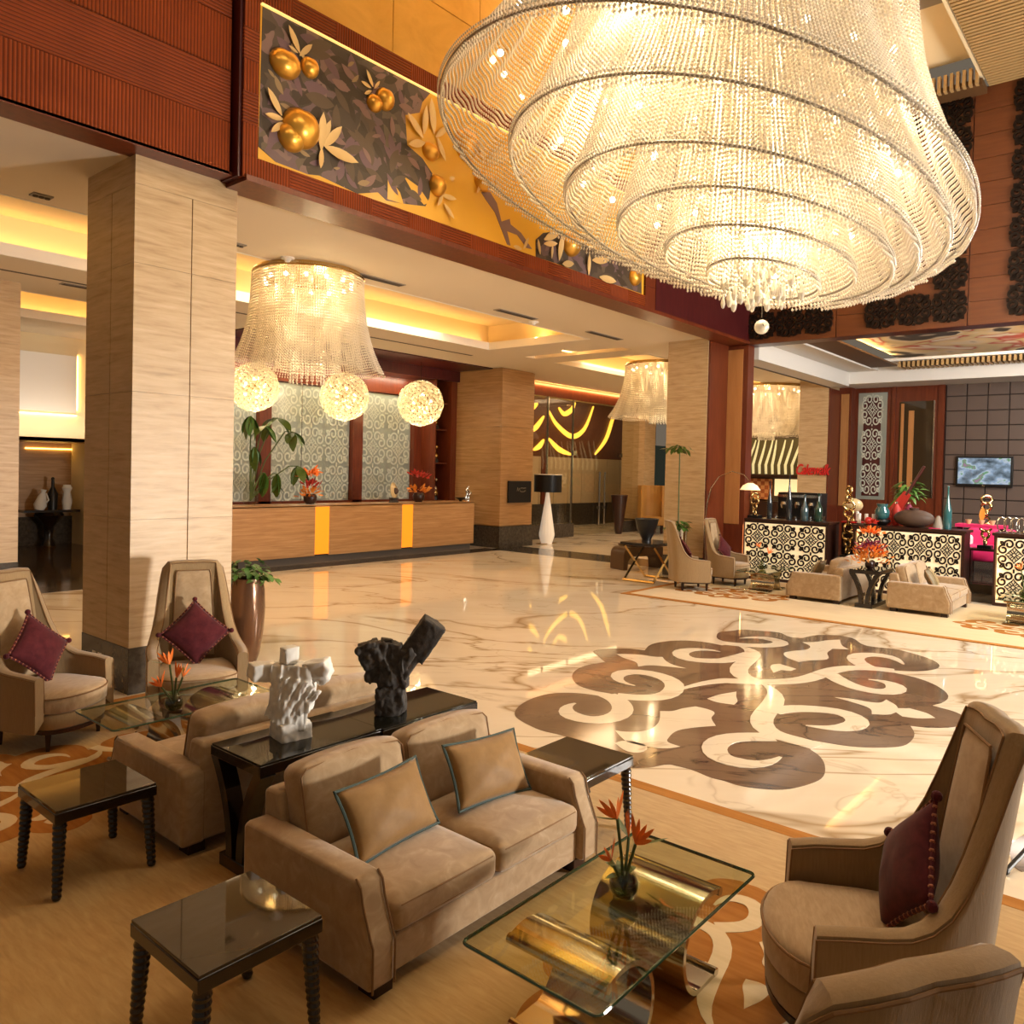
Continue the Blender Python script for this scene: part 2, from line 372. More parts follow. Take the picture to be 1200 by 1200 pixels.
class MB:
    def __init__(s):
        s.v = []; s.f = []

    def add(s, vs, fs):
        k = len(s.v); s.v += [tuple(p) for p in vs]; s.f += [tuple(i + k for i in f) for f in fs]
        return s

    def box(s, x0, x1, y0, y1, z0, z1, M=None):
        vs = [Vector((x, y, z)) for z in (z0, z1) for y in (y0, y1) for x in (x0, x1)]
        if M: vs = [M @ p for p in vs]
        return s.add(vs, [(0, 2, 3, 1), (4, 5, 7, 6), (0, 1, 5, 4), (2, 6, 7, 3), (0, 4, 6, 2), (1, 3, 7, 5)])

    def lathe(s, prof, n=24, c=(0, 0, 0), M=None, cap=True):
        vs = []; fs = []
        for r, z in prof:
            for k in range(n):
                a = 2 * PI * k / n; vs.append(Vector((c[0] + r * math.cos(a), c[1] + r * math.sin(a), c[2] + z)))
        for i in range(len(prof) - 1):
            for k in range(n):
                fs.append((i * n + k, i * n + (k + 1) % n, (i + 1) * n + (k + 1) % n, (i + 1) * n + k))
        if cap:
            fs.append(tuple(range(n - 1, -1, -1))); m = (len(prof) - 1) * n; fs.append(tuple(range(m, m + n)))
        if M: vs = [M @ p for p in vs]
        return s.add(vs, fs)

    def tube(s, path, r, n=8, closed=False, cap=True):
        P = [Vector(p) for p in path]; m = len(P)
        rr = r if isinstance(r, (list, tuple)) else [r] * m
        vs = []; fs = []; prev = None
        for i in range(m):
            if closed: t = P[(i + 1) % m] - P[i - 1]
            else: t = P[min(i + 1, m - 1)] - P[max(i - 1, 0)]
            t = t.normalized() if t.length > 1e-9 else Vector((0, 0, 1))
            if prev is None:
                a = Vector((0, 0, 1)) if abs(t.z) < 0.9 else Vector((1, 0, 0)); u = t.cross(a).normalized()
            else:
                u = (prev - t * prev.dot(t)); u = u.normalized() if u.length > 1e-6 else t.orthogonal().normalized()
            prev = u; q = t.cross(u)
            for k in range(n):
                an = 2 * PI * k / n; vs.append(P[i] + (u * math.cos(an) + q * math.sin(an)) * rr[i])
        for i in range(m if closed else m - 1):
            j = (i + 1) % m
            for k in range(n):
                fs.append((i * n + k, i * n + (k + 1) % n, j * n + (k + 1) % n, j * n + k))
        if cap and not closed:
            fs.append(tuple(range(n - 1, -1, -1))); fs.append(tuple(range((m - 1) * n, m * n)))
        return s.add(vs, fs)

    def ball(s, c, rx, ry=None, rz=None, n=16, m=10, M=None):
        ry = ry or rx; rz = rz or rx
        vs = [Vector((0, 0, -rz))]; fs = []
        for i in range(1, m):
            b = PI * i / m - PI / 2
            for k in range(n):
                a = 2 * PI * k / n; vs.append(Vector((rx * math.cos(b) * math.cos(a), ry * math.cos(b) * math.sin(a), rz * math.sin(b))))
        vs.append(Vector((0, 0, rz)))
        for k in range(n): fs.append((0, 1 + (k + 1) % n, 1 + k))
        for i in range(m - 2):
            for k in range(n):
                a = 1 + i * n; fs.append((a + k, a + (k + 1) % n, a + n + (k + 1) % n, a + n + k))
        a = 1 + (m - 2) * n
        for k in range(n): fs.append((a + k, a + (k + 1) % n, len(vs) - 1))
        if M: vs = [M @ p for p in vs]
        vs = [p + Vector(c) for p in vs]
        return s.add(vs, fs)

    def prism(s, poly, d, M=None):
        # polygon in local XY, extruded from 0 to d along Z
        n = len(poly)
        vs = [Vector((x, y, 0)) for x, y in poly] + [Vector((x, y, d)) for x, y in poly]
        fs = [tuple(range(n - 1, -1, -1)), tuple(range(n, 2 * n))] + [(i, (i + 1) % n, n + (i + 1) % n, n + i) for i in range(n)]
        if M: vs = [M @ p for p in vs]
        return s.add(vs, fs)

    def ribbon(s, path, wid, d, M=None, closed=False):
        # flat band of given width(s) along a 2D path, extruded to d
        P = [Vector((p[0], p[1], 0)) for p in path]; m = len(P); ww = wid if isinstance(wid, (list, tuple)) else [wid] * m
        vs = []; fs = []
        for i in range(m):
            if closed: t = P[(i + 1) % m] - P[i - 1]
            else: t = P[min(i + 1, m - 1)] - P[max(i - 1, 0)]
            t.normalize(); nn = Vector((-t.y, t.x, 0)) * ww[i] * 0.5
            for q in (P[i] - nn, P[i] + nn):
                vs.append(q.copy()); vs.append(q + Vector((0, 0, d)))
        for i in range(m if closed else m - 1):
            a = 4 * i; b = 4 * ((i + 1) % m)
            fs += [(a + 1, b + 1, b + 3, a + 3), (a, a + 2, b + 2, b), (a, b, b + 1, a + 1), (a + 2, a + 3, b + 3, b + 2)]
        if not closed:
            a = 4 * (m - 1); fs += [(0, 1, 3, 2), (a, a + 2, a + 3, a + 1)]
        if M: vs = [M @ p for p in vs]
        return s.add(vs, fs)

    def mesh(s, name, smooth=None):
        me = bpy.data.meshes.new(name); me.from_pydata(s.v, [], s.f)
        bm = bmesh.new(); bm.from_mesh(me); bmesh.ops.recalc_face_normals(bm, faces=bm.faces); bm.to_mesh(me); bm.free()
        if smooth:
            me.polygons.foreach_set('use_smooth', [True] * len(me.polygons)); me.set_sharp_from_angle(angle=rad(smooth))
        return me


def put(name, me, mat=None, parent=None, loc=None, bevel=0.0, rot=None):
    if isinstance(me, MB): me = me.mesh(name)
    if mat and not me.materials: me.materials.append(MT[mat])
    o = bpy.data.objects.new(name, me); COL.objects.link(o)
    if parent: o.parent = parent
    if loc: o.location = loc
    if rot: o.rotation_euler = rot
    if bevel:
        b = o.modifiers.new('bevel', 'BEVEL'); b.width = bevel; b.segments = 3; b.limit_method = 'ANGLE'; b.angle_limit = rad(40)
        me.polygons.foreach_set('use_smooth', [True] * len(me.polygons)); me.set_sharp_from_angle(angle=rad(60))
    return o


def tag(o, label=None, cat=None, group=None, kind=None):
    if label: o['label'] = label
    if cat: o['category'] = cat
    if group: o['group'] = group
    if kind: o['kind'] = kind
    return o


def thing(name, label, cat, loc=(0, 0, 0), rz=0.0, group=None):
    o = bpy.data.objects.new(name, None); COL.objects.link(o); o.empty_display_size = 0.1
    o.location = loc; o.rotation_euler = (0, 0, rz)
    return tag(o, label, cat, group)


def struct(name, me, mat, bevel=0.0, parent=None):
    o = put(name, me, mat, parent, bevel=bevel)
    o['kind'] = 'structure'
    return o


KIDS = {}


def dup(root, loc, rz, label, group=None):
    r = root.copy(); COL.objects.link(r); r.location = loc; r.rotation_euler = (0, 0, rz); r['label'] = label
    if group: r['group'] = group

    def kids(a, b):
        for ch in a.children:
            c = ch.copy(); COL.objects.link(c); c.parent = b
            kids(ch, c)
    kids(root, r)
    return r


def cushion_mesh(sx, sy, sz, r, crown=0.0, name='cushion', n=9, sag=0.0):
    # rounded box with a soft crown on top, centred in x/y, bottom at z=0
    ts = [math.copysign(abs(t) ** 0.55, t) for t in [(-1 + 2 * i / (n - 1)) for i in range(n)]]
    hx, hy, hz = sx / 2, sy / 2, sz / 2
    idx = {}; vs = []; fs = []

    def vert(i, j, k):
        if (i, j, k) in idx: return idx[(i, j, k)]
        x, y, z = ts[i], ts[j], ts[k]
        p = Vector((x * hx, y * hy, z * hz))
        q = Vector((max(-hx + r, min(hx - r, p.x)), max(-hy + r, min(hy - r, p.y)), max(-hz + r, min(hz - r, p.z))))
        d = p - q
        if d.length > 1e-9: p = q + d.normalized() * r
        if z > 0: p.z += crown * (1 - x * x) * (1 - y * y) * z
        p.z += hz
        idx[(i, j, k)] = len(vs); vs.append(p); return idx[(i, j, k)]
    m = n - 1
    for a in range(m):
        for b in range(m):
            fs.append((vert(a, b, 0), vert(a, b + 1, 0), vert(a + 1, b + 1, 0), vert(a + 1, b, 0)))
            fs.append((vert(a, b, m), vert(a + 1, b, m), vert(a + 1, b + 1, m), vert(a, b + 1, m)))
            fs.append((vert(a, 0, b), vert(a + 1, 0, b), vert(a + 1, 0, b + 1), vert(a, 0, b + 1)))
            fs.append((vert(a, m, b), vert(a, m, b + 1), vert(a + 1, m, b + 1), vert(a + 1, m, b)))
            fs.append((vert(0, a, b), vert(0, a, b + 1), vert(0, a + 1, b + 1), vert(0, a + 1, b)))
            fs.append((vert(m, a, b), vert(m, a + 1, b), vert(m, a + 1, b + 1), vert(m, a, b + 1)))
    mb = MB(); mb.add(vs, fs)
    return mb.mesh(name, 50)


def pillow_mesh(wd, ht, th, name='pillow', n=17, seed=0):
    vs = []; fs = []
    for side in (1, -1):
        for i in range(n):
            for j in range(n):
                u = -1 + 2 * i / (n - 1); v = -1 + 2 * j / (n - 1)
                pin = 0.07
                x = u * wd / 2 * (1 - pin * (1 - v * v) * 0 - pin * (1 - abs(v) ** 2) * abs(u))
                y = v * ht / 2 * (1 - pin * (1 - abs(u) ** 2) * abs(v))
                z = th / 2 * (max(0, (1 - abs(u) ** 2.2) * (1 - abs(v) ** 2.2)) ** 0.55)
                z += 0.012 * noise.noise((u * 2.5 + seed, v * 2.5, side)) * (1 - u * u) * (1 - v * v)
                vs.append((x, y, side * z))
    for sd in (0, 1):
        o = sd * n * n
        for i in range(n - 1):
            for j in range(n - 1):
                a = o + i * n + j; q = (a, a + n, a + n + 1, a + 1); fs.append(q if sd == 0 else q[::-1])
    mb = MB(); mb.add(vs, fs)
    me = bpy.data.meshes.new(name); me.from_pydata(mb.v, [], mb.f)
    bm = bmesh.new(); bm.from_mesh(me); bmesh.ops.remove_doubles(bm, verts=bm.verts, dist=1e-5); bmesh.ops.recalc_face_normals(bm, faces=bm.faces); bm.to_mesh(me); bm.free()
    me.polygons.foreach_set('use_smooth', [True] * len(me.polygons))
    edge = []
    pin = 0.07
    for (u0, v0, u1, v1) in ((-1, -1, 1, -1), (1, -1, 1, 1), (1, 1, -1, 1), (-1, 1, -1, -1)):
        for k in range(12):
            t = k / 12; u = u0 + (u1 - u0) * t; v = v0 + (v1 - v0) * t
            edge.append((u * wd / 2 * (1 - pin * (1 - abs(v) ** 2) * abs(u)), v * ht / 2 * (1 - pin * (1 - abs(u) ** 2) * abs(v)), 0))
    return me, edge


def stack(outline, levels, name='stack', sm=50):
    # outline: list of (x,y); levels: list of (z, inset); a solid of inset rings
    c = Vector((sum(p[0] for p in outline) / len(outline), sum(p[1] for p in outline) / len(outline)))
    n = len(outline); vs = []; fs = []
    for z, ins in levels:
        for p in outline:
            d = Vector(p) - c; L = d.length; q = c + d * max(0.02, (L - ins) / L); vs.append((q.x, q.y, z))
    for i in range(len(levels) - 1):
        for k in range(n):
            fs.append((i * n + k, i * n + (k + 1) % n, (i + 1) * n + (k + 1) % n, (i + 1) * n + k))
    fs.append(tuple(range(n - 1, -1, -1))); m = (len(levels) - 1) * n; fs.append(tuple(range(m, m + n)))
    mb = MB(); mb.add(vs, fs)
    return mb.mesh(name, sm)


def leaf_mesh(L, W, bend=0.2, n=6, name='leaf', fold=0.15, th=0.0):
    # leaf along +X from origin, drooping by bend
    vs = []; fs = []
    for i in range(n + 1):
        t = i / n; x = L * t; z = -bend * L * t * t; wd = W * 0.5 * math.sin(PI * min(1, t * 0.97 + 0.03)) ** 0.75
        vs += [(x, -wd, z + fold * wd), (x, 0, z), (x, wd, z + fold * wd)]
    for i in range(n):
        a = 3 * i; fs += [(a, a + 3, a + 4, a + 1), (a + 1, a + 4, a + 5, a + 2)]
    me = bpy.data.meshes.new(name); me.from_pydata(vs, [], fs)
    me.polygons.foreach_set('use_smooth', [True] * len(me.polygons))
    return me


def arc(cx, cy, r, a0, a1, n):
    return [(cx + r * math.cos(rad(a0 + (a1 - a0) * i / n)), cy + r * math.sin(rad(a0 + (a1 - a0) * i / n))) for i in range(n + 1)]


MED_S=[(-2.47,1.27),(-2.25,1.38),(-1.99,1.43),(-1.73,1.39),(-1.56,1.23),(-1.49,1.05),(-1.49,0.88),(-1.42,0.85),(-1.34,0.94),(-1.36,1.14),(-1.33,1.35),(-1.17,1.56),(-0.94,1.72),(-0.70,1.80),(-0.47,1.80),(-0.28,1.74),(-0.07,1.99),(0.11,2.17),(0.30,2.13),(0.53,1.94),(0.60,1.74),(0.94,1.85),(1.27,1.81),(1.50,1.65),(1.60,1.42),(1.58,1.17),(1.77,1.18),(1.90,1.38),(2.12,1.51),(2.38,1.58),(2.61,1.49),(2.76,1.45),(2.88,1.22),(2.96,0.97),(2.78,0.74),(2.83,0.60),(3.20,0.52),(3.42,0.28),(3.35,0.10),(2.99,-0.18),(2.98,-0.30),(3.05,-0.51),(2.93,-0.77),(2.78,-0.98),(2.51,-1.15),(2.24,-1.17),(1.96,-1.04),(1.81,-0.83),(1.75,-0.68),(1.70,-0.82),(1.62,-1.12),(1.47,-1.31),(1.24,-1.47),(1.01,-1.55),(0.74,-1.55),(0.56,-1.50),(0.48,-1.72),(0.30,-1.85),(0.12,-1.89),(-0.04,-1.82),(-0.24,-1.63),(-0.29,-1.51),(-0.49,-1.59),(-0.70,-1.62),(-0.92,-1.60),(-1.10,-1.47),(-1.24,-1.28),(-1.29,-1.10),(-1.32,-0.95),(-1.37,-0.83),(-1.51,-1.02),(-1.65,-1.18),(-1.88,-1.30),(-2.11,-1.35),(-2.32,-1.31),(-2.51,-1.22),(-2.61,-1.09),(-2.66,-0.95),(-2.65,-0.85),(-2.66,-0.75),(-2.62,-0.57),(-2.63,-0.45),(-2.64,-0.40),(-2.80,-0.32),(-2.93,-0.20),(-3.05,-0.07),(-3.03,0.08),(-2.88,0.22),(-2.72,0.30),(-2.68,0.59),(-2.70,0.78),(-2.65,0.99),(-2.57,1.17)]
MED_I=[[(-2.26,0.33),(-2.24,0.27),(-2.15,0.17),(-2.03,0.13),(-1.84,0.16),(-1.66,0.24),(-1.50,0.33),(-1.42,0.25),(-1.28,0.22),(-1.13,0.16),(-1.13,0.04),(-1.17,-0.05),(-1.35,-0.11),(-1.53,-0.24),(-1.70,-0.13),(-1.88,-0.06),(-2.09,-0.09),(-2.20,-0.14),(-2.23,-0.27),(-2.34,-0.21),(-2.41,-0.09),(-2.43,0.10),(-2.37,0.20)],
[(-2.53,0.16),(-2.44,0.14),(-2.39,0.03),(-2.42,-0.07),(-2.50,-0.11),(-2.59,-0.09),(-2.62,-0.02)],
[(-0.81,0.20),(-0.60,0.18),(-0.39,0.11),(-0.36,0.10),(-0.54,0.02),(-0.69,-0.06),(-0.81,-0.08),(-0.85,0.08)],
[(0.16,1.87),(0.27,1.77),(0.35,1.63),(0.38,1.46),(0.44,1.40),(0.31,1.29),(0.19,1.13),(0.14,0.93),(0.06,1.13),(-0.03,1.30),(-0.18,1.36),(-0.02,1.49),(0.02,1.59),(0.07,1.73)],
[(1.76,0.43),(1.96,0.38),(2.13,0.30),(2.40,0.34),(2.56,0.50),(2.68,0.39),(2.96,0.29),(3.11,0.19),(2.72,0.03),(2.57,-0.09),(2.45,0.07),(2.16,0.04),(1.79,-0.08),(1.58,0.05),(1.40,0.12),(1.53,0.31)],
[(1.01,0.29),(1.14,0.25),(1.04,0.01),(0.90,0.02),(0.86,0.12),(0.67,0.13)],
[(0.16,-0.70),(0.22,-0.84),(0.24,-1.03),(0.28,-1.09),(0.45,-1.11),(0.30,-1.24),(0.21,-1.28),(0.29,-1.36),(0.24,-1.52),(0.13,-1.62),(0.00,-1.50),(-0.04,-1.38),(0.06,-1.30),(-0.07,-1.27),(-0.17,-1.15),(0.01,-1.08),(0.10,-0.92)]]
MED_C=[[(-1.85,1.04),(-1.97,1.05),(-2.13,0.96),(-2.21,0.81),(-2.19,0.66),(-2.09,0.55),(-1.89,0.52),(-1.69,0.60),(-1.55,0.72),(-1.45,0.84),(-1.40,0.98)],
[(-0.91,0.96),(-0.91,1.13),(-0.75,1.31),(-0.52,1.36),(-0.36,1.23),(-0.33,1.03),(-0.44,0.78),(-0.65,0.62),(-0.95,0.53),(-1.13,0.57),(-1.28,0.70),(-1.36,0.89)],
[(-0.80,0.57),(-0.55,0.54),(-0.26,0.49),(-0.05,0.38),(-0.04,0.37),(0.08,0.21),(0.21,0.05),(0.37,-0.10),(0.54,-0.20),(0.79,-0.27),(1.15,-0.28),(1.46,-0.35),(1.65,-0.50),(1.75,-0.68),(1.78,-0.84)],
[(2.17,1.20),(2.42,1.10),(2.46,0.88),(2.37,0.69),(2.17,0.64),(1.90,0.80),(1.76,1.06),(1.71,1.27)],
[(1.74,1.05),(1.65,0.83),(1.39,0.65),(0.97,0.58),(0.53,0.51),(0.24,0.32),(0.17,0.14)],
[(1.22,1.03),(1.22,1.21),(1.08,1.35),(0.88,1.40),(0.65,1.29),(0.54,1.09),(0.65,0.92),(0.80,0.78),(0.83,0.78),(1.09,0.73),(1.39,0.71)],
[(2.22,-0.83),(2.48,-0.68),(2.54,-0.49),(2.44,-0.34),(2.22,-0.26),(1.91,-0.38),(1.74,-0.56)],
[(1.15,-0.74),(1.21,-0.89),(1.11,-1.03),(0.92,-1.10),(0.74,-1.05),(0.67,-0.90),(0.70,-0.73),(0.86,-0.52),(1.09,-0.34)],
[(0.16,0.07),(0.01,-0.14),(-0.31,-0.30),(-0.68,-0.38),(-1.04,-0.43),(-1.31,-0.57),(-1.42,-0.74),(-1.41,-0.92),(-1.44,-1.09)],
[(-0.96,-0.82),(-0.92,-0.94),(-0.83,-1.08),(-0.64,-1.16),(-0.44,-1.12),(-0.31,-0.96),(-0.34,-0.80),(-0.43,-0.63),(-0.59,-0.49),(-0.76,-0.43)],
[(-1.89,-0.96),(-2.09,-0.95),(-2.22,-0.85),(-2.26,-0.72),(-2.24,-0.60),(-2.09,-0.48),(-1.89,-0.43),(-1.71,-0.48),(-1.58,-0.60),(-1.47,-0.73)]]
MUR_D=[[(0.02,1.53),(2.35,1.56),(2.21,1.38),(2.17,1.24),(1.94,1.13),(1.98,0.79),(2.23,0.71),(2.40,0.58),(2.36,0.27),(2.30,0.15),(1.97,0.09),(1.68,0.05),(1.55,0.11),(1.25,0.01),(0.74,0.06),(0.59,0.03),(0.20,0.04),(0.00,0.13)],
[(4.46,0.25),(4.63,0.39),(4.98,0.50),(5.26,0.49),(5.75,0.46),(6.27,0.41),(6.60,0.45),(7.36,0.43),(7.38,0.02),(6.84,0.02),(6.08,-0.01),(5.00,0.02),(4.47,0.01)]]
MUR_B=[(3.29,0.60),(3.47,0.65),(3.61,0.54),(3.71,0.32),(3.88,0.40),(3.90,0.33),(4.13,0.27),(4.38,0.10),(4.26,0.09),(4.05,0.22),(3.83,0.22),(3.91,0.04),(3.84,0.04),(3.71,0.22),(3.57,0.41),(3.38,0.53)]
MUR_G=[[(1.69,0.34),(1.88,0.20),(1.94,0.08),(1.69,0.07)],[(1.93,0.41),(2.18,0.35),(2.36,0.21),(2.27,0.16),(2.07,0.27)]]
MUR_L=[[(0.45,1.24),(0.30,1.44)],
[(0.45,1.21),(0.58,1.37)],
[(0.43,1.23),(0.32,1.25)],
[(0.45,1.24),(0.50,1.21)],
[(0.25,0.52),(0.07,0.72)],
[(0.27,0.49),(0.05,0.46)],
[(0.27,0.46),(0.12,0.31)],
[(0.74,0.33),(0.73,0.70)],
[(0.78,0.38),(0.97,0.64)],
[(0.79,0.38),(1.24,0.32)],
[(0.75,0.35),(0.72,0.13)],
[(0.76,0.41),(0.83,0.66)],
[(1.43,1.26),(1.32,1.40)],
[(1.40,1.24),(1.25,1.25)],
[(1.41,1.21),(1.30,1.13)],
[(1.45,1.25),(1.50,1.33)],
[(2.22,0.95),(1.94,1.13)],
[(2.23,1.00),(2.23,1.32)],
[(2.40,1.06),(2.30,1.43)],
[(2.43,1.03),(2.61,1.21)],
[(2.25,0.90),(1.96,0.78)],
[(2.46,1.03),(2.57,0.78)],
[(2.57,0.37),(2.74,0.35)],
[(2.57,0.36),(2.47,0.20)],
[(2.56,0.35),(2.78,0.36)],
[(2.60,0.26),(2.75,0.11)],
[(3.38,1.03),(3.73,1.40)],
[(3.37,1.01),(3.79,1.21)],
[(3.33,0.99),(3.18,1.26)],
[(3.56,0.87),(3.64,0.67)],
[(3.27,0.69),(3.17,0.55)],
[(4.63,0.29),(4.98,0.50)],
[(4.63,0.23),(4.90,0.29)],
[(4.55,0.06),(4.46,0.25)],
[(4.82,0.06),(4.81,0.25)],
[(5.00,0.07),(5.02,0.49)],
[(5.77,0.01),(5.73,0.32)],
[(5.86,0.26),(6.49,0.38)],
[(5.37,0.10),(5.04,0.02)],
[(6.07,0.04),(6.73,0.04)],
[(4.17,0.05),(4.25,0.22)],
[(4.13,0.04),(3.93,0.03)]]
MUR_F=[(0.28,1.06,0.18,0.15),(0.58,1.14,0.11,0.11),(0.48,0.47,0.22,0.21),(0.37,0.34,0.16,0.15),(1.61,1.19,0.13,0.13),(1.46,1.09,0.11,0.10),(2.35,0.83,0.13,0.11),(2.48,0.45,0.13,0.13),(2.97,1.11,0.19,0.21),(3.32,0.75,0.17,0.14),(5.29,0.37,0.20,0.18),(7.12,0.24,0.15,0.14)]
# ================================================================ SETTING
ZC = 5.05
# floor
struct('floor', MB().box(-9, 33, -9, 26, -0.1, 0), 'floor_marble')
FLOOR = bpy.data.objects['floor']
put('floor_border', MB().box(16.35, 17.7, 7.7, 14.6, 0, 0.002), 'granite', FLOOR)
put('floor_border', MB().box(3.0, 16.5, 14.2, 14.86, 0, 0.002), 'granite', FLOOR)
put('floor_border', MB().box(2.0, 9.4, 14.86, 26, 0, 0.002), 'dark_floor', FLOOR)
put('floor_patch', MB().prism([(5.28, 0.63), (5.33, 0.68), (5.6, 0.74), (5.85, 0.69), (6.2, 0.45), (5.7, 0.3)], 0.002), 'inlay_marble', FLOOR)


def smooth_poly(P, k=4):
    n = len(P); V = [Vector(p) for p in P]; T = []
    for i in range(n):
        a = V[i] - V[i - 1]; b = V[(i + 1) % n] - V[i]
        T.append(None if a.length < 1e-6 or b.length < 1e-6 or a.angle(b) > rad(58) else (a.normalized() + b.normalized()).normalized())
    out = []
    for i in range(n):
        j = (i + 1) % n; d = V[j] - V[i]; L = d.length
        t0 = (T[i] if T[i] else d.normalized()) * L; t1 = (T[j] if T[j] else d.normalized()) * L
        for q in range(k):
            s = q / k; h = 2 * s ** 3 - 3 * s ** 2
            p = V[i] * (1 + h) + t0 * (s ** 3 - 2 * s ** 2 + s) + V[j] * -h + t1 * (s ** 3 - s ** 2); out.append((p.x, p.y))
    return out


def motif(parent, sc, c, rz, z, th, mats, names):
    M = Matrix.Translation((c[0], c[1], z)) @ Matrix.Rotation(rz, 4, 'Z') @ Matrix.Scale(sc, 4)
    put(names[0], MB().prism(smooth_poly(MED_S), th / sc, M), mats[0], parent)
    M2 = Matrix.Translation((0, 0, th)) @ M
    for p in MED_I: put(names[1], MB().prism(smooth_poly(p), th / sc * 0.5, M2), mats[1], parent)
    for ci, p in enumerate(MED_C):
        P = [p[0]]
        for a, b in zip(p, p[1:]):
            P += [((a[0] + b[0]) / 2, (a[1] + b[1]) / 2), b]
        for _ in range(2):
            P = [P[0]] + [((P[i - 1][0] + 2 * P[i][0] + P[i + 1][0]) / 4, (P[i - 1][1] + 2 * P[i][1] + P[i + 1][1]) / 4) for i in range(1, len(P) - 1)] + [P[-1]]
        n = len(P); wd = [0.20 * min(1, 0.12 + i / (0.30 * n)) for i in range(n)]
        put(names[2], MB().ribbon(P, wd, th / sc * 0.5 + .00025 * (ci + 1), M2), mats[1], parent)


motif(FLOOR, 1.0, (8.0, 3.3), 0, 0.0, 0.0016, ('inlay_marble', 'channel_marble'), ('medallion', 'medallion_leaf', 'medallion_scroll'))

# ---- rugs
rug = tag(put('rug', MB().box(-3, 4.78, -4, 7.3, 0, 0.012), 'rug_field'), 'streaked tan rug under the near seating group', 'rug')
put('border', MB().box(4.78, 4.90, -4, 7.42, 0, 0.013), 'rug_border', rug)
put('border', MB().box(-3, 4.78, 7.3, 7.42, 0, 0.013), 'rug_border', rug)
motif(rug, 0.42, (2.95, 1.35), rad(180), 0.012, 0.0025, ('rug_pattern', 'rug_field_pale'), ('scroll_motif', 'motif_leaf', 'motif_scroll'))
motif(rug, 0.42, (1.85, 5.75), rad(0), 0.012, 0.0025, ('rug_pattern', 'rug_field_pale'), ('scroll_motif', 'motif_leaf', 'motif_scroll'))
rug2 = tag(put('rug', MB().box(12.42, 16.1, -5, 7.62, 0, 0.012), 'rug_field_pale'), 'pale beige rug in front of the lattice bar', 'rug')
put('border', MB().box(12.30, 12.42, -5, 7.74, 0, 0.013), 'rug_border', rug2)
put('border', MB().box(12.42, 16.1, 7.62, 7.74, 0, 0.013), 'rug_border', rug2)
for cy in (6.3, 1.5, -1.2):
    motif(rug2, 0.34, (13.9, cy), rad(90), 0.012, 0.0025, ('rug_pattern', 'rug_field_pale'), ('scroll_motif', 'motif_leaf', 'motif_scroll'))

# ---- low ceiling with coffers
H1 = (-5.0, 14.1, 9.85, 12.72); H2 = (16.7, 26.5, 9.9, 12.74); H3 = (-5, 8.4, 15.2, 17.9)
mb = MB(); T = 0.10
for x0, x1, y0, y1 in ((-9, 33, 7.6, 9.85), (14.1, 15.45, 9.85, 12.72), (15.85, 16.7, 9.85, 12.74), (26.5, 33, 9.85, 12.74), (-9, -5, 9.85, 12.72), (-9, 33, 12.72, 15.2), (8.4, 33, 15.2, 17.9), (-9, -5, 15.2, 17.9), (-9, 33, 17.9, 26)):
    mb.box(x0, x1, y0, y1, ZC, ZC + T)
CEIL = struct('ceiling', mb, 'ceiling_white')
mb = MB().box(-9, 33, 7.75, 26, ZC + 0.62, ZC + 0.7)
for h in (H1, H2, H3):
    x0, x1, y0, y1 = h; e = 0.28
    mb.box(x0 - e, x1 + e, y1 + e, y1 + e + .03, ZC + T, ZC + .62).box(x0 - e, x1 + e, y0 - e - .03, y0 - e, ZC + T, ZC + .62)
    mb.box(x1 + e, x1 + e + .03, y0 - e, y1 + e, ZC + T, ZC + .62)
struct('ceiling_coffer', mb, 'cream_paint')
for i, h in enumerate((H1, H2, H3)):
    x0, x1, y0, y1 = h
    lip = MB().box(x0, x1, y1 - .008, y1 + .03, ZC - .004, ZC + .17).box(x0, x1, y0 - .03, y0 + .008, ZC - .004, ZC + .17).box(x1 - .008, x1 + .03, y0 - .03, y1 + .03, ZC - .004, ZC + .17)
    put('cove_lip', lip, 'pure_white', CEIL)
    cx, L = (x0 + x1) / 2, x1 - x0
    pw = 2.9 * L
    area('cove_strip', (cx, y1 + .13, ZC + .13), (0, 0.15, 1), L, 0.06, pw, AMBER)
    area('cove_strip', (cx, y0 - .13, ZC + .13), (0, -0.15, 1), L, 0.06, pw * .5, AMBER)
    area('cove_strip', (x1 + .13, (y0 + y1) / 2, ZC + .13), (0.15, 0, 1), 0.06, y1 - y0, 22, AMBER)
area('cove_strip', (15.65, 11.3, ZC + .1), (0, 0, 1), 0.06, 3.0, 30, AMBER)
put('alcove_soffit', MB().box(9.1, 16.7, 14.9, 16.2, ZC - .03, ZC - .002), 'maroon_wood', CEIL)
put('ceiling_groove', MB().box(-5, 14.6, 13.7, 13.78, ZC - .004, ZC + .01), 'dark_slot', CEIL)

# ---- tall hall ceiling and upper walls
ZH = 9.2
mb = MB().box(-9, 33, -9, 1.95, ZH, ZH + .1).box(-9, 15.9, 2.85, 7.6, ZH + .45, ZH + .55).box(-9, 33, 1.95, 2.85, ZH + .1, ZH + .2)
mb.box(-9, 15.9, 2.85, 2.9, ZH, ZH + .45)
CH = struct('ceiling_hall', mb, 'cream_paint')
put('ceiling_slot', MB().box(13.15, 13.75, 2.9, 7.0, ZH + .42, ZH + .46), 'vent_grey', CH)
for k in range(62):
    put('slat', MB().box(10.2 + k * .105, 10.262 + k * .105, 1.98, 2.82, ZH - .03, ZH + .04), 'slat_gold', CH)
put('slat_backing', MB().box(9, 17, 1.96, 2.84, ZH + .05, ZH + .08), 'slat_brown', CH)
mb = MB().box(15.7, 16.2, 2.85, 7.2, ZH - .14, ZH - .04)
put('cornice', mb, 'slat_brown', CH)
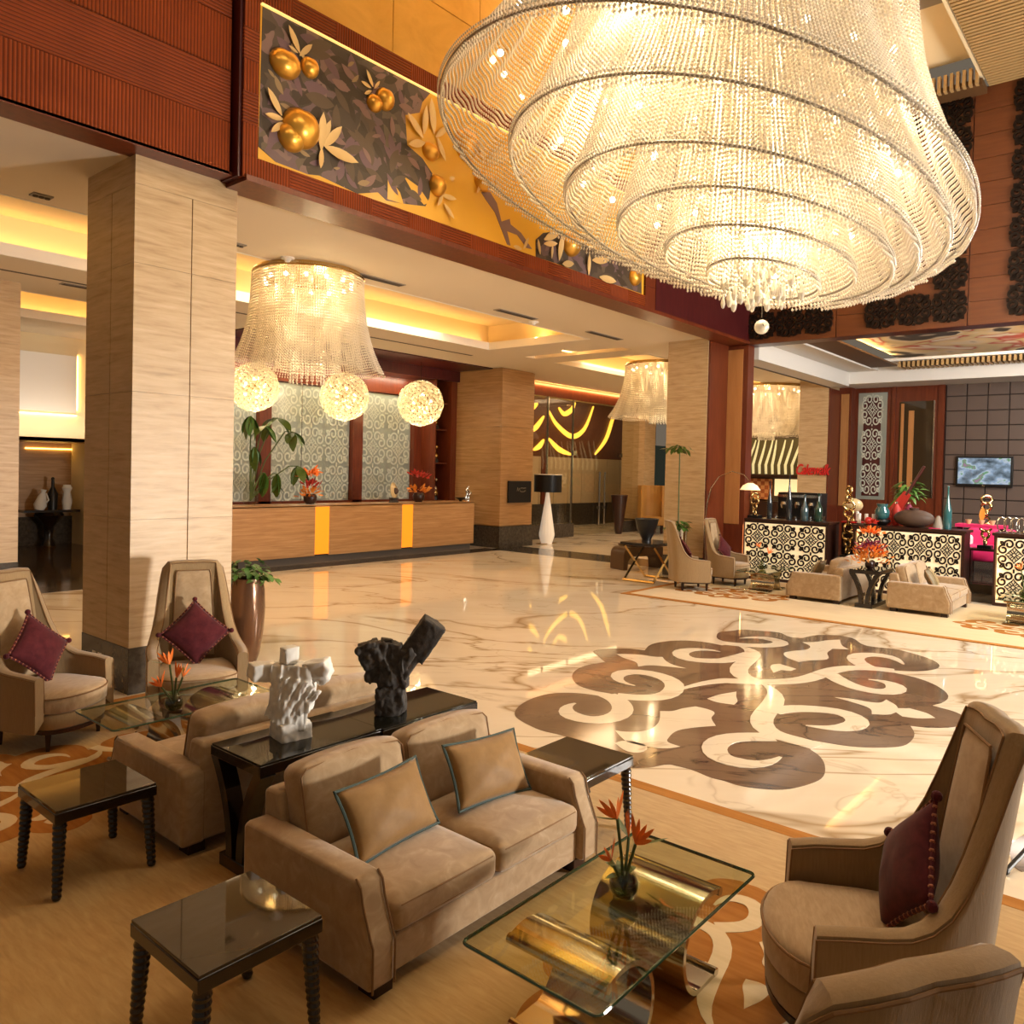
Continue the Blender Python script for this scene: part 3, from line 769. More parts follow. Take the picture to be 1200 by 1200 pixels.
for k in range(44):
    put('cornice_rib', MB().box(15.62, 15.75, 2.9 + k * .098, 2.95 + k * .098, ZH - .15, ZH + .14), 'slat_gold', CH)
area('cornice_strip', (15.95, 5.0, ZH + .05), (-0.3, 0, 1), 0.06, 4.2, 60, AMBER)
area('hall_cove_strip', (6.0, 7.1, ZH + .12), (0, -0.4, 1), 12, 0.06, 120, AMBER)

# back wall of the tall hall above the low lobby
W = struct('wall_left', MB().box(-9, 16.3, 7.62, 7.72, ZC + .1, ZH + .5), 'lit_travertine')
xs = [-9 + 1.55 * i for i in range(17)]
for i in range(len(xs) - 1):
    for j, (z0, z1) in enumerate(((7.0, 8.2), (8.215, 9.7))):
        put('stone_panel', MB().box(xs[i] + .006, min(xs[i + 1], 16.25) - .006, 7.57, 7.62, z0, z1), 'lit_travertine', W)
# ribbed timber fascia left of the mural
FA = struct('wall_fascia', MB().box(-9, 4.2, 7.36, 7.57, 5.08, 9.7), 'red_wood')
zb = [5.05, 5.56, 6.06, 6.57, 7.08, 7.6, 8.1, 8.6, 9.15]
for j in range(8):
    for x0 in range(-6, 4, 2):
        x1 = min(x0 + 2.0, 4.19)
        if x0 == 2: x1 = 4.19
        put('timber_panel', MB().box(x0 + .002, x1 - .002, 7.28, 7.36, zb[j] + .004, zb[j + 1] - .004), 'wood_vertical' if j % 2 == 0 else 'wood_horizontal', FA)
put('soffit', MB().box(-9, 16.2, 7.28, 7.62, 5.045, 5.08), 'red_wood', FA)
# beam right of the mural, to the lattice wall
mb = MB().box(12.24, 16.2, 7.14, 7.6, 5.0, 9.7)
struct('wall_beam', mb, 'maroon_wood')
put('beam_soffit', MB().box(4.28, 16.2, 7.12, 7.6, 4.99, 5.05), 'red_wood', bpy.data.objects['wall_beam'])

# lattice wall
LW = struct('wall_lattice', MB().box(16.2, 16.6, -9, 7.6, 4.98, ZH), 'maroon_wood')
for j in range(10):
    for (a, b) in ((5.35, 7.13), (3.05, 5.33), (0.2, 3.03), (-4, 0.18)):
        put('timber_panel', MB().box(16.165, 16.2, a, b, 4.98 + j * .42 + .004, 4.98 + (j + 1) * .42 - .004), 'brown_panel_wood', LW)


def lattice_mesh(wd, d, name):
    mb = MB()
    n = 26
    sp = []
    for i in range(n + 1):
        t = i / n; a = rad(-20 + 420 * t); r = 0.148 - 0.095 * t
        sp.append((0.152 + r * math.cos(a), 0.325 + r * math.sin(a)))
    br = [(0.290, 0.275), (0.305, 0.345), (0.35, 0.395), (0.40, 0.40), (0.395, 0.35), (0.345, 0.305), (0.275, 0.290)]
    pet = [(0, 0.07), (0.05, 0.16), (0, 0.26)]
    for q in range(4):
        Rm = Matrix.Rotation(PI / 2 * q, 4, 'Z')
        for s in (1, -1):
            Mx = Rm @ Matrix.Diagonal((s, 1, 1, 1))
            mb.ribbon(sp, wd, d, Mx)
            mb.ribbon(pet, wd * .45, d * .8, Mx)
        mb.ribbon(br, wd, d, Rm)
        mb.ribbon([(0.05, 0.05), (0.13, 0.13)], wd * .5, d * .8, Rm)
        mb.ribbon([(0.0, 0.44), (0.0, 0.5)], wd, d, Rm)
        mb.ribbon([(-0.03, 0.20), (-0.11, 0.13), (-0.20, 0.03)], wd * .6, d * .8, Rm)
    mb.ribbon(arc(0, 0, .06, 0, 360, 12)[:-1], wd * .5, d, None, True)
    return mb.mesh(name)


LAT = lattice_mesh(0.054, 0.02, 'lattice_tile'); LAT.materials.append(MT['lattice_dark'])
LATW = lattice_mesh(0.074, 0.05, 'lattice_tile'); LATW.materials.append(MT['lattice_dark'])
LATF = lattice_mesh(0.045, 0.006, 'etched_motif'); LATF.materials.append(MT['frosted_motif'])


def tile(me, name, parent, y, z, x, s, d=1.0):
    # a lattice unit on a plane that faces -X
    o = bpy.data.objects.new(name, me); COL.objects.link(o); o.parent = parent
    o.matrix_local = Matrix.Translation((x, y, z)) @ Matrix(((0, 0, -1, 0), (-1, 0, 0, 0), (0, 1, 0, 0), (0, 0, 0, 1))) @ Matrix.Diagonal((s, s, d, 1))
    return o


S0 = 0.585
for y0 in (6.86, 4.51, 2.15):
    cells = set()
    for i in range(3):
        cells.add((i, 0)); cells.add((i, 6))
    for j in range(7):
        cells.add((0, j)); cells.add((2, j))
    for i, j in sorted(cells):
        tile(LATW, 'lattice_tile', LW, y0 - i * S0, 5.36 + j * S0, 16.165, S0)

# corner post with inset under the beams
mb = MB().box(16.2, 16.5, 7.16, 7.63, 0, 5.0)
PO = struct('trim_1', mb, 'red_wood')
put('inset_panel', MB().box(16.185, 16.2, 7.27, 7.61, 1.15, 4.9), 'inset_wood', PO)
put('side_panel', MB().box(15.36, 16.2, 7.615, 7.66, 0, 5.0), 'red_wood', PO)


# ---- columns
def column(label, x0, x1, y0, y1, seams, z1=5.06, pl=0.44, groove=True):
    t = thing('column', label, 'column', ((x0 + x1) / 2, (y0 + y1) / 2, 0))
    cx, cy = (x0 + x1) / 2, (y0 + y1) / 2; a, b = (x1 - x0) / 2, (y1 - y0) / 2
    put('core', MB().box(-a + .02, a - .02, -b + .02, b - .02, 0, z1), 'travertine_dark', t)
    put('plinth', MB().box(-a - .004, a + .004, -b - .004, b + .004, 0, pl), 'granite', t, bevel=.004)
    zs = [pl] + seams + [z1]
    for k in range(len(zs) - 1):
        z0, zt = zs[k] + .0015, zs[k + 1] - .0015
        top = k == len(zs) - 2
        for s in (-1, 1):
            if top or not groove:
                put('stone_panel', MB().box(-a, a, s * b - .03 * (s > 0), s * b + .03 * (s < 0), z0, zt), 'travertine', t)
                put('stone_panel', MB().box(s * a - .03 * (s > 0), s * a + .03 * (s < 0), -b + .03, b - .03, z0, zt), 'travertine', t)
            else:
                for u0, u1 in ((-1, 0.065), (0.085, 1)):
                    put('stone_panel', MB().box(a * u0, a * u1, s * b - .03 * (s > 0), s * b + .03 * (s < 0), z0, zt), 'travertine', t)
                    put('stone_panel', MB().box(s * a - .03 * (s > 0), s * a + .03 * (s < 0), max(-b + .03, b * -u1), min(b - .03, b * -u0), z0, zt), 'travertine', t)
    return t


c1 = column('broad travertine column with granite plinth behind the two left armchairs', 3.37, 4.41, 7.5, 8.55, [1.65, 2.85, 4.05, 4.78])
for k in (0, 1):
    o = put('outlet', MB().box(-.527, -.52, .05 + k * .13, .13 + k * .13, .22, .30), 'outlet_white', c1)
column('travertine column cut off by the left edge of the view', 3.55, 4.72, 14.55, 15.6, [1.65, 2.85, 4.05, 4.78], pl=.5, groove=False)
column('travertine column behind the far pair of armchairs', 15.34, 16.2, 7.66, 8.6, [1.65, 2.85, 4.05], groove=False)
column('travertine column carrying the red script sign', 22.7, 23.6, 7.64, 8.45, [1.65, 2.85, 4.05], groove=False)
column('narrow travertine column right of the glass entrance wall', 26.2, 27.0, 15.6, 16.6, [1.65, 2.85, 4.05], groove=False)

# ---- reception alcove
RW = struct('wall_reception', MB().box(8.6, 16.75, 17.05, 17.2, 0, 5.05), 'maroon_wood')
put('header', MB().box(8.6, 16.75, 16.2, 17.05, 4.72, 5.04), 'maroon_wood', RW)
put('band', MB().box(8.6, 15.7, 16.95, 17.05, 4.25, 4.72), 'red_wood', RW)
for x in (8.9, 10.75, 13.55, 15.72):
    put('mullion', MB().box(x - .16, x + .16, 16.85, 17.05, 0.9, 4.3), 'red_wood', RW)
put('sill', MB().box(8.6, 15.9, 16.85, 17.05, 1.0, 1.3), 'red_wood', RW)
for n, (x0, x1) in enumerate(((9.08, 10.58), (10.95, 13.37), (13.73, 15.55))):
    fr = struct('window_%d' % (n + 1), MB().box(x0, x1, 17.0, 17.03, 1.3, 4.22), 'frosted')
    nx = max(1, round((x1 - x0) / .9)); s = (x1 - x0) / nx
    for i in range(nx):
        for j in range(3):
            o = bpy.data.objects.new('etched_motif', LATF); COL.objects.link(o); o.parent = fr
            o.matrix_local = Matrix.Translation((x0 + s * (i + .5), 16.999, 1.75 + j * .97)) @ Matrix.Rotation(PI / 2, 4, 'X') @ Matrix.Diagonal((s, .97, 1, 1))
    if x1 - x0 > 2: put('pane_joint', MB().box((x0 + x1) / 2 - .3, (x0 + x1) / 2 - .285, 16.985, 17.0, 1.3, 4.22), 'silver', fr)
    area('alcove_light', ((x0 + x1) / 2, 16.6, 4.68), (0, .25, -1), x1 - x0, .1, 22, (1, .86, .62))
# niche with shelves
NI = struct('trim_2', MB().box(15.85, 15.9, 16.3, 17.05, 1.2, 4.9).box(16.5, 16.75, 16.3, 17.05, 1.2, 4.9), 'red_wood')
for z in (1.28, 2.36, 3.33): put('shelf', MB().box(15.9, 16.5, 16.45, 17.03, z - .03, z), 'red_wood', NI)
# travertine block that ends the counter
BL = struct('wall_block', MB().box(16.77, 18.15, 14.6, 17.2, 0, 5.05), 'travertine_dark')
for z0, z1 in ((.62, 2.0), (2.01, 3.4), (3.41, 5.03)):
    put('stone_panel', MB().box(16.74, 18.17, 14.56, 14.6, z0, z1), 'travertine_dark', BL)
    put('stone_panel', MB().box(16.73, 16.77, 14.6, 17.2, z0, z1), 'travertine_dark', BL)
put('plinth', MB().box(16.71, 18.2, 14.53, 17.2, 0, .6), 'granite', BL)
mb = MB().box(8.5, 8.6, 15.8, 26, 0, 5.05)
struct('wall_partition', mb, 'cream_paint')

# ---- left corridor
CW = struct('wall_corridor', MB().box(2, 9, 20.0, 20.2, 2.62, 5.05), 'cream_paint')
pn = put('wall_panel', MB().box(6.3, 7.65, 19.93, 19.96, 3.3, 4.62), 'pure_white', CW)
area('panel_glow', (7.0, 19.98, 3.25), (0, 0.2, -1), 1.4, .03, 6, AMBER)
area('panel_glow', (7.69, 19.98, 4.0), (1, 0.2, 0), .03, 1.3, 5, AMBER)
area('corridor_wash', (6.8, 19.4, 2.75), (0, 0.75, 1), 3, .1, 16, SOFT)
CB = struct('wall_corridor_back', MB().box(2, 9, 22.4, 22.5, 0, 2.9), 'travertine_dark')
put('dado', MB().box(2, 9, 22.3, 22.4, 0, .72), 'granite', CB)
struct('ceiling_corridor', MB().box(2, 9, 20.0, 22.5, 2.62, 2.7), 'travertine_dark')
put('light_slot', MB().box(7.4, 8.8, 22.36, 22.39, 2.45, 2.48), 'led_strip', CB)
put('light_slot', MB().box(6.4, 6.9, 22.36, 22.39, 2.45, 2.48), 'led_strip', CB)
point('corridor_lamp', (7.6, 21.4, 2.3), 0.5, WARM)

# ---- glazed entrance wall
GW = struct('window_4', MB().box(18.2, 26.2, 15.83, 15.87, 4.62, 5.05), 'red_wood')
put('stone_kerb', MB().box(18.2, 21.9, 15.7, 16.0, 0, .45), 'granite', GW)
put('stone_kerb', MB().box(25.0, 26.2, 15.7, 16.0, 0, .42), 'granite', GW)
for x0, x1, z0 in ((18.2, 20.5, .45), (20.52, 21.9, .45), (21.92, 23.6, 0.02), (23.62, 24.98, 0.02), (25.0, 26.2, .42)):
    put('pane', MB().box(x0, x1, 15.845, 15.855, z0, 4.62), 'pane_glass', GW)
for x in (20.51, 21.91): put('pane_joint', MB().box(x - .02, x + .02, 15.82, 15.88, .45, 4.62), 'silver', GW)
for x in (23.45, 23.78):
    put('door_handle', MB().tube([(x, 15.75, .35), (x, 15.75, 2.2)], .035, 10), 'chrome', GW)
    put('handle_cap', MB().box(x - .06, x + .06, 15.72, 15.8, .9, 1.0), 'silver', GW)
for x in (22.0, 24.9): put('patch_fitting', MB().box(x - .09, x + .09, 15.8, 15.9, 2.75, 2.9), 'chrome', GW)
area('header_strip', (22.3, 15.72, 5.0), (0, 1, -.25), 8, .05, 45, AMBER)
# room behind the glass
BR = struct('wall_entrance_back', MB().box(18.2, 33, 19.05, 19.2, 2.75, 5.05), 'brown_panel_wood')
struct('wall_entrance_low', MB().box(18.2, 33, 19.0, 19.2, 0, .9), 'granite')
for k in range(9):
    put('door_panel', MB().box(23.2 + k * .95, 24.12 + k * .95, 19.02, 19.08, .9, 2.75), 'beige_door', BR)
put('post', MB().box(24.25, 24.6, 18.95, 19.05, .9, 2.75), 'red_wood', BR)
SWG = [[(23.41, 4.46), (23.92, 4.78)], [(23.44, 3.65), (23.89, 3.88), (24.34, 4.32)], [(23.73, 2.98), (24.11, 3.15), (24.37, 3.41)], [(25.28, 4.72), (25.65, 4.49), (26.15, 4.7), (26.38, 5.0)],
       [(24.63, 4.55), (25.17, 4.04), (26.2, 3.62), (27.08, 3.97), (27.7, 4.95)], [(24.67, 3.47), (25.35, 3.07), (26.23, 2.87)], [(27.91, 2.94), (28.69, 3.6), (29.16, 4.46), (29.4, 4.98)], [(30.26, 2.96), (30.77, 3.6), (31.07, 4.24)]]
for p in SWG:
    P = []
    for i in range(len(p) - 1):
        p0 = p[max(i - 1, 0)]; p1 = p[i]; p2 = p[i + 1]; p3 = p[min(i + 2, len(p) - 1)]
        for k in range(5):
            t = k / 5
            P.append(tuple(.5 * (2 * p1[c] + (p2[c] - p0[c]) * t + (2 * p0[c] - 5 * p1[c] + 4 * p2[c] - p3[c]) * t * t + (3 * p1[c] - p0[c] - 3 * p2[c] + p3[c]) * t ** 3) for c in (0, 1)))
    P.append(p[-1]); n = len(P)
    wd = [.05 + .15 * math.sin(PI * i / (n - 1)) for i in range(n)]
    put('light_swag', MB().ribbon(P, wd, .05, Matrix.Translation((0, 19.03, 0)) @ Matrix.Rotation(PI / 2, 4, 'X')), 'swag_light', BR)
area('vestibule_light', (25, 17.4, 4.95), (0, .2, -1), 8, 1.0, 90, WARM)
put('teal_pane', MB().box(27.6, 33, 17.4, 17.45, 0, 3.4), 'teal_window', BR)

# ---- lounge beyond the lattice bar
LF = struct('floor_lounge', MB().box(16.9, 24.0, -6, 7.3, 0, .30), 'dark_floor')
for k in range(2): put('step', MB().box(16.45 + .22 * k, 16.95, 2.5, 3.02, 0, .15 + .15 * k), 'dark_floor', LF)
TV = struct('wall_lounge', MB().box(24.02, 24.2, -6, 7.64, 0, 5.2), 'leather_gap')
for i in range(11):
    for j in range(10):
        y1 = 4.95 - .49 * i; z0 = .92 + .393 * j
        put('wall_panel', MB().box(23.98, 24.02, y1 - .478, y1 - .012, z0 + .012, z0 + .381), 'leather_panel', TV, bevel=.008)
put('post', MB().box(23.9, 24.02, 4.97, 5.12, .3, 4.8), 'red_wood', TV)
put('panelling', MB().box(23.95, 24.02, 5.12, 7.5, .3, 4.8), 'red_wood', TV)
put('post', MB().box(23.9, 24.0, 6.2, 6.3, .3, 4.8), 'red_wood', TV)
w5 = struct('window_5', MB().box(23.93, 23.95, 6.43, 7.2, 1.6, 4.64), 'frosted')
put('backing', MB().box(23.92, 23.93, 6.58, 7.05, 1.7, 4.5), 'maroon_wood', w5)
for j in range(3): tile(LATF, 'etched_motif', w5, 6.815, 4.15 - j * .98, 23.918, .56, 1).scale = (.62, .92, 1)
w6 = struct('window_6', MB().box(23.93, 23.94, 5.2, 6.1, 1.7, 4.36), 'tabletop_glass')
put('mirror_strip', MB().box(23.92, 23.93, 5.98, 6.06, 1.7, 4.3), 'inset_wood', w6)
put('mirror_strip', MB().box(23.92, 23.93, 5.72, 5.86, 1.9, 4.1), 'inset_wood', w6)
put('frame_bar', MB().box(23.9, 23.95, 5.2, 5.235, 1.7, 4.36), 'silver', w6)
# white beams
LB = struct('trim_3', MB().box(16.6, 22.7, 7.1, 7.6, 4.72, 5.1).box(22.7, 24.0, -6, 7.6, 4.78, 5.22), 'pure_white')
put('dark_line', MB().box(16.6, 22.7, 7.6, 7.64, 4.70, 4.73), 'dark_slot', LB)
put('post', MB().box(23.6, 24.0, 7.3, 7.66, 0, 4.78), 'red_wood', LB)
put('inset_panel', MB().box(23.585, 23.6, 7.36, 7.58, 1.4, 4.6), 'inset_wood', LB)
put('side_panel', MB().box(22.72, 23.6, 7.6, 7.64, 0, 4.7), 'red_wood', LB)
LC = struct('ceiling_lounge', MB().box(16.6, 22.7, 6.35, 7.1, 5.1, 5.2).box(21.9, 24, -6, 6.35, 5.22, 5.3).box(16.6, 22, -6, 6.4, 5.75, 5.85), 'pure_white')
put('timber_border', MB().box(16.6, 22.0, 5.7, 6.35, 5.1, 5.14), 'slat_brown', LC)
put('light_edge', MB().box(16.6, 22.0, 6.33, 6.38, 5.06, 5.1), 'pure_white', LC)
for k in range(80):
    put('slat', MB().box(21.9, 22.5, 5.6 - .11 * k, 5.655 - .11 * k, 5.06, 5.2), 'slat_gold', LC)
put('painting_panel', MB().box(16.7, 21.7, -5, 5.6, 5.26, 5.30), 'ceiling_painting', LC)
area('lounge_cove', (21.8, 1.8, 5.15), (-.5, 0, 1), .08, 7.5, 60, AMBER)
area('lounge_cove', (19, 5.65, 5.15), (0, -.5, 1), 4, .08, 30, AMBER)

# ---- pastry shop beyond the columns
ZW = struct('wall_shop', MB().box(28.0, 28.2, 8.5, 15.5, 0, 5.05), 'dark_slot')
put('zebra_ground', MB().box(27.95, 28.0, 9.6, 12.9, 2.25, 3.55), 'zebra_dark', ZW)
for k in range(13):
    y = 12.75 - .24 * k; a = RN.uniform(.05, .25)
    P = [(y, 2.27), (y + .02, 2.6), (y - a * .5, 2.95), (y - a, 3.25), (y - a * 1.3, 3.5)]
    put('zebra_stripe', MB().ribbon(P, [.09, .10, .09, .07, .04], .03, Matrix.Translation((27.94, 0, 0)) @ Matrix(((0, 0, 1, 0), (1, 0, 0, 0), (0, 1, 0, 0), (0, 0, 0, 1)))), 'zebra_light', ZW)
put('shelf_edge', MB().box(27.6, 28.0, 9.6, 12.9, 2.15, 2.25), 'dark_wood', ZW)
put('tile_panel', MB().box(27.9, 27.95, 11.3, 12.1, 1.35, 2.1), 'orange_pattern', ZW)
put('tile_panel', MB().box(27.9, 27.95, 12.2, 12.8, 1.35, 2.1), 'orange_pattern', ZW)
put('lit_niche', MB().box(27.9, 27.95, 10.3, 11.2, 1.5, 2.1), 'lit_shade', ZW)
put('back_counter', MB().box(27.3, 27.9, 9.4, 13.0, 0, 1.3), 'dark_wood', ZW)
area('shop_light', (25.5, 10.5, 4.95), (.3, 0, -1), 3, 2, 120, WARM)
# ================================================================ FURNITURE
ARMV = [(-.35, -.30, .575), (-.357, -.2, .59), (-.356, -.08, .60), (-.350, .0, .61), (-.338, .06, .635), (-.320, .115, .685), (-.300, .158, .765), (-.282, .193, .875), (-.268, .222, 1.01), (-.252, .247, 1.15), (-.238, .266, 1.25), (-.217, .283, 1.293), (-.15, .295, 1.30), (-.08, .298, 1.302)]
SHELL = ARMV + [(0, .29, 1.30)] + [(-x, y, h) for x, y, h in ARMV[::-1]]


def lean(p):
    x, y, z = p
    t = max(0, (z - .45) / .85)
    return Vector((x * (1 - .06 * t * t), y + .11 * t ** 1.3, z))


def seat_outline(g=0.0):
    o = [(-.26, .22), (-.29, .12), (-.308, 0), (-.312, -.22)]
    o += [(.32 * math.cos(rad(a)), -.24 - .20 * math.sin(rad(a))) for a in range(172, 7, -12)]
    o += [(.312, -.22), (.308, 0), (.29, .12), (.26, .22)]
    return o


def chair_shell():
    t = .085; vs = []; fs = []; n = len(SHELL)
    for i, (x, y, h) in enumerate(SHELL):
        a = SHELL[max(i - 1, 0)]; b = SHELL[min(i + 1, n - 1)]
        d = Vector((b[0] - a[0], b[1] - a[1])).normalized(); nr = Vector((-d.y, d.x))
        sec = [(.5, .17), (.5, .17 + .3 * (h - .17)), (.5, .17 + .6 * (h - .17)), (.5, h - .09), (.5, h - .03), (.42, h - .008), (.2, h), (-.2, h), (-.42, h - .008), (-.5, h - .03), (-.5, h - .09), (-.5, .25 + .6 * (h - .25)), (-.5, .25 + .3 * (h - .25)), (-.5, .25)]
        for o, z in sec: vs.append(lean((x + nr.x * o * t, y + nr.y * o * t, z)))
    m = 14
    for i in range(n - 1):
        for k in range(m): fs.append((i * m + k, i * m + (k + 1) % m, (i + 1) * m + (k + 1) % m, (i + 1) * m + k))
    fs.append(tuple(range(m - 1, -1, -1))); fs.append(tuple(range((n - 1) * m, n * m)))
    mb = MB(); mb.add(vs, fs)
    lines = []
    for o in (.5, -.5):
        L = []
        for i, (x, y, h) in enumerate(SHELL):
            a = SHELL[max(i - 1, 0)]; b = SHELL[min(i + 1, n - 1)]
            d = Vector((b[0] - a[0], b[1] - a[1])).normalized(); nr = Vector((-d.y, d.x))
            L.append(lean((x + nr.x * o * t * 1.02, y + nr.y * o * t * 1.02, h - .02)))
        if o > 0 or True:
            x, y, h = SHELL[0]; e = -o * t
            L = [lean((SHELL[0][0] - o * t, -.302, .31))] + L + [lean((SHELL[-1][0] + o * t, -.302, .31))]
        lines.append(L)
    return mb.mesh('shell', 45), lines


def make_chair(label, loc, rz, group=None):
    t = thing('armchair', label, 'armchair', loc, rz, group)
    sh, lines = chair_shell()
    put('shell', sh, 'chair_fabric', t)
    for L in lines: put('piping', MB().tube(L, .0045, 6), 'piping_brown', t)
    # raised inner back panel with a welt
    vs = []; fs = []; nx, nz = 9, 14
    for i in range(nx):
        for j in range(nz):
            u = -1 + 2 * i / (nx - 1); v = j / (nz - 1); z = .46 + .755 * v
            wd = .185 - .035 * v
            p = lean((u * wd, .235, z)); e = max(abs(u), abs(2 * v - 1)); p.y -= .014 * (1 - e ** 6)
            vs.append(p)
    for i in range(nx - 1):
        for j in range(nz - 1): fs.append((i * nz + j, i * nz + j + 1, (i + 1) * nz + j + 1, (i + 1) * nz + j))
    mb = MB(); mb.add(vs, fs); put('back_panel', mb.mesh('back_panel', 60), 'chair_seat_fabric', t)
    P = [lean((s * (.185 - .035 * v), .232, .46 + .755 * v)) for s, v in ((-1, 0), (-1, .3), (-1, .6), (-1, .96), (-.93, 1), (0, 1), (.93, 1), (1, .96), (1, .6), (1, .3), (1, 0))]
    put('welt', MB().tube(P, .006, 6), 'piping_brown', t)
    o = seat_outline()
    put('seat', stack(o, [(.285, .025), (.30, .004), (.395, 0), (.42, .012), (.437, .045), (.447, .11), (.452, .2)], 'seat'), 'chair_seat_fabric', t)
    put('seat_welt', MB().tube([(x, y, .405) for x, y in o], .006, 6, True), 'piping_brown', t)
    put('apron', stack(o, [(.165, .03), (.175, .018), (.27, .012), (.287, .03)], 'apron'), 'chair_fabric', t)
    put('plinth_rail', stack(o, [(.135, .02), (.165, .02)], 'plinth_rail'), 'dark_wood', t)
    for x, y in ((-.25, -.28), (.25, -.28), (-.23, .18), (.23, .18)):
        L = MB().lathe([(.018, 0), (.030, .14)], 4, (x, y, 0)); put('leg', L, 'dark_wood', t)
    return t


CH0 = make_chair('high-backed beige armchair with burgundy cushion at the left edge', (2.40, 6.78, .012), rad(26), 'high-backed armchairs')
G = 'high-backed armchairs'
dup(CH0, (3.50, 6.50, .012), rad(-23), 'high-backed beige armchair in front of the travertine column')
dup(CH0, (3.32, .86, .012), rad(208), 'large high-backed beige armchair at right with burgundy cushion, back to the marble')
dup(CH0, (1.80, .68, .012), rad(148.5), 'beige armchair seen from behind, cut off at the bottom right corner')
dup(CH0, (13.75, 7.15, .012), rad(45), 'far armchair seen from the side beside the gold crossed-leg table')
dup(CH0, (15.0, 6.95, .012), rad(2), 'far armchair facing the room right beside the lattice bar')


def diamond_cushion(label, loc, rz, tilt, size=.41):
    t = thing('cushion', label, 'cushion', loc, rz, 'burgundy cushions')
    me, edge = pillow_mesh(size, size, .15, 'cover', 15, RN.random() * 9)
    M = Matrix.Rotation(tilt, 4, 'X') @ Matrix.Rotation(PI / 4, 4, 'Z')
    me.transform(M); put('cover', me, 'burgundy_velvet', t)
    put('braid_trim', MB().tube([M @ Vector(p) for p in edge], .009, 6, True), 'burgundy_velvet', t)
    tb = MB()
    for i, p in enumerate(edge):
        q = M @ Vector(p); tb.ball(q, .011, n=6, m=4)
    put('braid_knots', tb, 'braid', t)
    for k in (0, 12, 24, 36): put('tassel', MB().ball(M @ Vector(edge[k]) * 1.03, .022, n=8, m=6), 'burgundy_velvet', t)
    return t


def chair_local(cl, rz, p):
    return tuple(Vector(cl) + Matrix.Rotation(rz, 3, 'Z') @ Vector(p))


diamond_cushion('burgundy tasselled cushion on the armchair at the left edge', chair_local((2.40, 6.78, .012), rad(26), (0.0, .06, .70)), rad(26), rad(68))
diamond_cushion('burgundy tasselled cushion on the armchair by the travertine column', chair_local((3.50, 6.50, .012), rad(-23), (0, .06, .70)), rad(-23), rad(68))
diamond_cushion('burgundy cushion with a striped braid on the large right armchair', chair_local((3.32, .86, .012), rad(208), (.0, .10, .68)), rad(208), rad(72))
diamond_cushion('burgundy cushion on the far armchair seen from the side', chair_local((13.75, 7.15, .012), rad(45), (0, .06, .70)), rad(45), rad(68))
diamond_cushion('burgundy cushion on the far armchair facing the room', chair_local((15.0, 6.95, .012), rad(2), (0, .06, .70)), rad(2), rad(68))


# ---- sofas (front towards -Y)
def make_sofa(label, loc, rz, group):
    t = thing('sofa', label, 'sofa', loc, rz, group)
    Wd, D = 1.62, .94; hx = Wd / 2; aw = .14; t.scale = (1, 1, .92)
    put('base', MB().box(-hx + aw, hx - aw, -.43, .44, .07, .245), 'sofa_velvet', t, bevel=.012)
    put('back_frame', MB().prism([(.30, .08), (.47, .08), (.47, .66), (.44, .68), (.34, .68), (.27, .4)], Wd - 2 * aw + .06, Matrix.Translation((-(Wd - 2 * aw + .06) / 2, 0, 0)) @ Matrix(((0, 0, 1, 0), (1, 0, 0, 0), (0, 1, 0, 0), (0, 0, 0, 1)))), 'sofa_velvet', t, bevel=.02)
    prof = [(-.47, .07), (-.47, .27), (-.455, .30), (-.40, .44), (-.385, .51), (-.355, .54), (.44, .54), (.47, .51), (.47, .07)]
    for s in (-1, 1):
        Mx = Matrix.Translation((s * (hx - aw / 2) - aw / 2, 0, 0)) @ Matrix(((0, 0, 1, 0), (1, 0, 0, 0), (0, 1, 0, 0), (0, 0, 0, 1)))
        a = put('arm', MB().prism(prof, aw, Mx), 'sofa_velvet', t, bevel=.026)
        for e in (-aw / 2 + .012, aw / 2 - .012):
            put('piping', MB().tube([(s * (hx - aw / 2) + e, y - .006 * (y < 0), z) for y, z in prof[:6]], .005, 6), 'piping_brown', a)
    sw = (Wd - 2 * aw) / 2
    for s in (-1, 1):
        cu = cushion_mesh(sw - .008, .70, .165, .05, .035, 'seat_cushion', 11)
        o = put('seat_cushion', cu, 'sofa_velvet', t, loc=(s * sw / 2, -.105, .245))
        for z in (.04, .135):
            w2, d2 = (sw - .008) / 2 - .012, .338
            put('piping', MB().tube([(-w2, .3, z), (-w2 - .004, -d2 + .05, z), (-w2 + .03, -d2 - .004, z), (0, -d2 - .008, z), (w2 - .03, -d2 - .004, z), (w2 + .004, -d2 + .05, z), (w2, .3, z)], .0045, 6), 'piping_brown', o)
        bk = cushion_mesh(sw - .01, .17, .44, .055, .0, 'back_cushion', 11)
        for v in bk.vertices:
            k = (1 - (2 * v.co.x / sw) ** 2) * (1 - ((v.co.z - .22) / .22) ** 2)
            v.co.y -= .035 * max(0, k) * (v.co.y < 0)
            if v.co.z > .35: v.co.z += .03 * (1 - (2 * v.co.x / sw) ** 2)
        ob = put('back_cushion', bk, 'sofa_velvet', t, loc=(s * sw / 2, .225, .375), rot=(rad(-13), 0, 0))
        w2 = sw / 2 - .018
        put('piping', MB().tube([(-w2, -.076, .06), (-w2, -.08, .39), (-w2 + .03, -.082, .422), (0, -.075, .448), (w2 - .03, -.082, .422), (w2, -.08, .39), (w2, -.076, .06)], .0045, 6), 'piping_brown', ob)
    for x in (-.7, .7):
        for y in (-.38, .38): put('foot', MB().box(x - .05, x + .05, y - .05, y + .05, 0, .075), 'dark_wood', t)
    return t


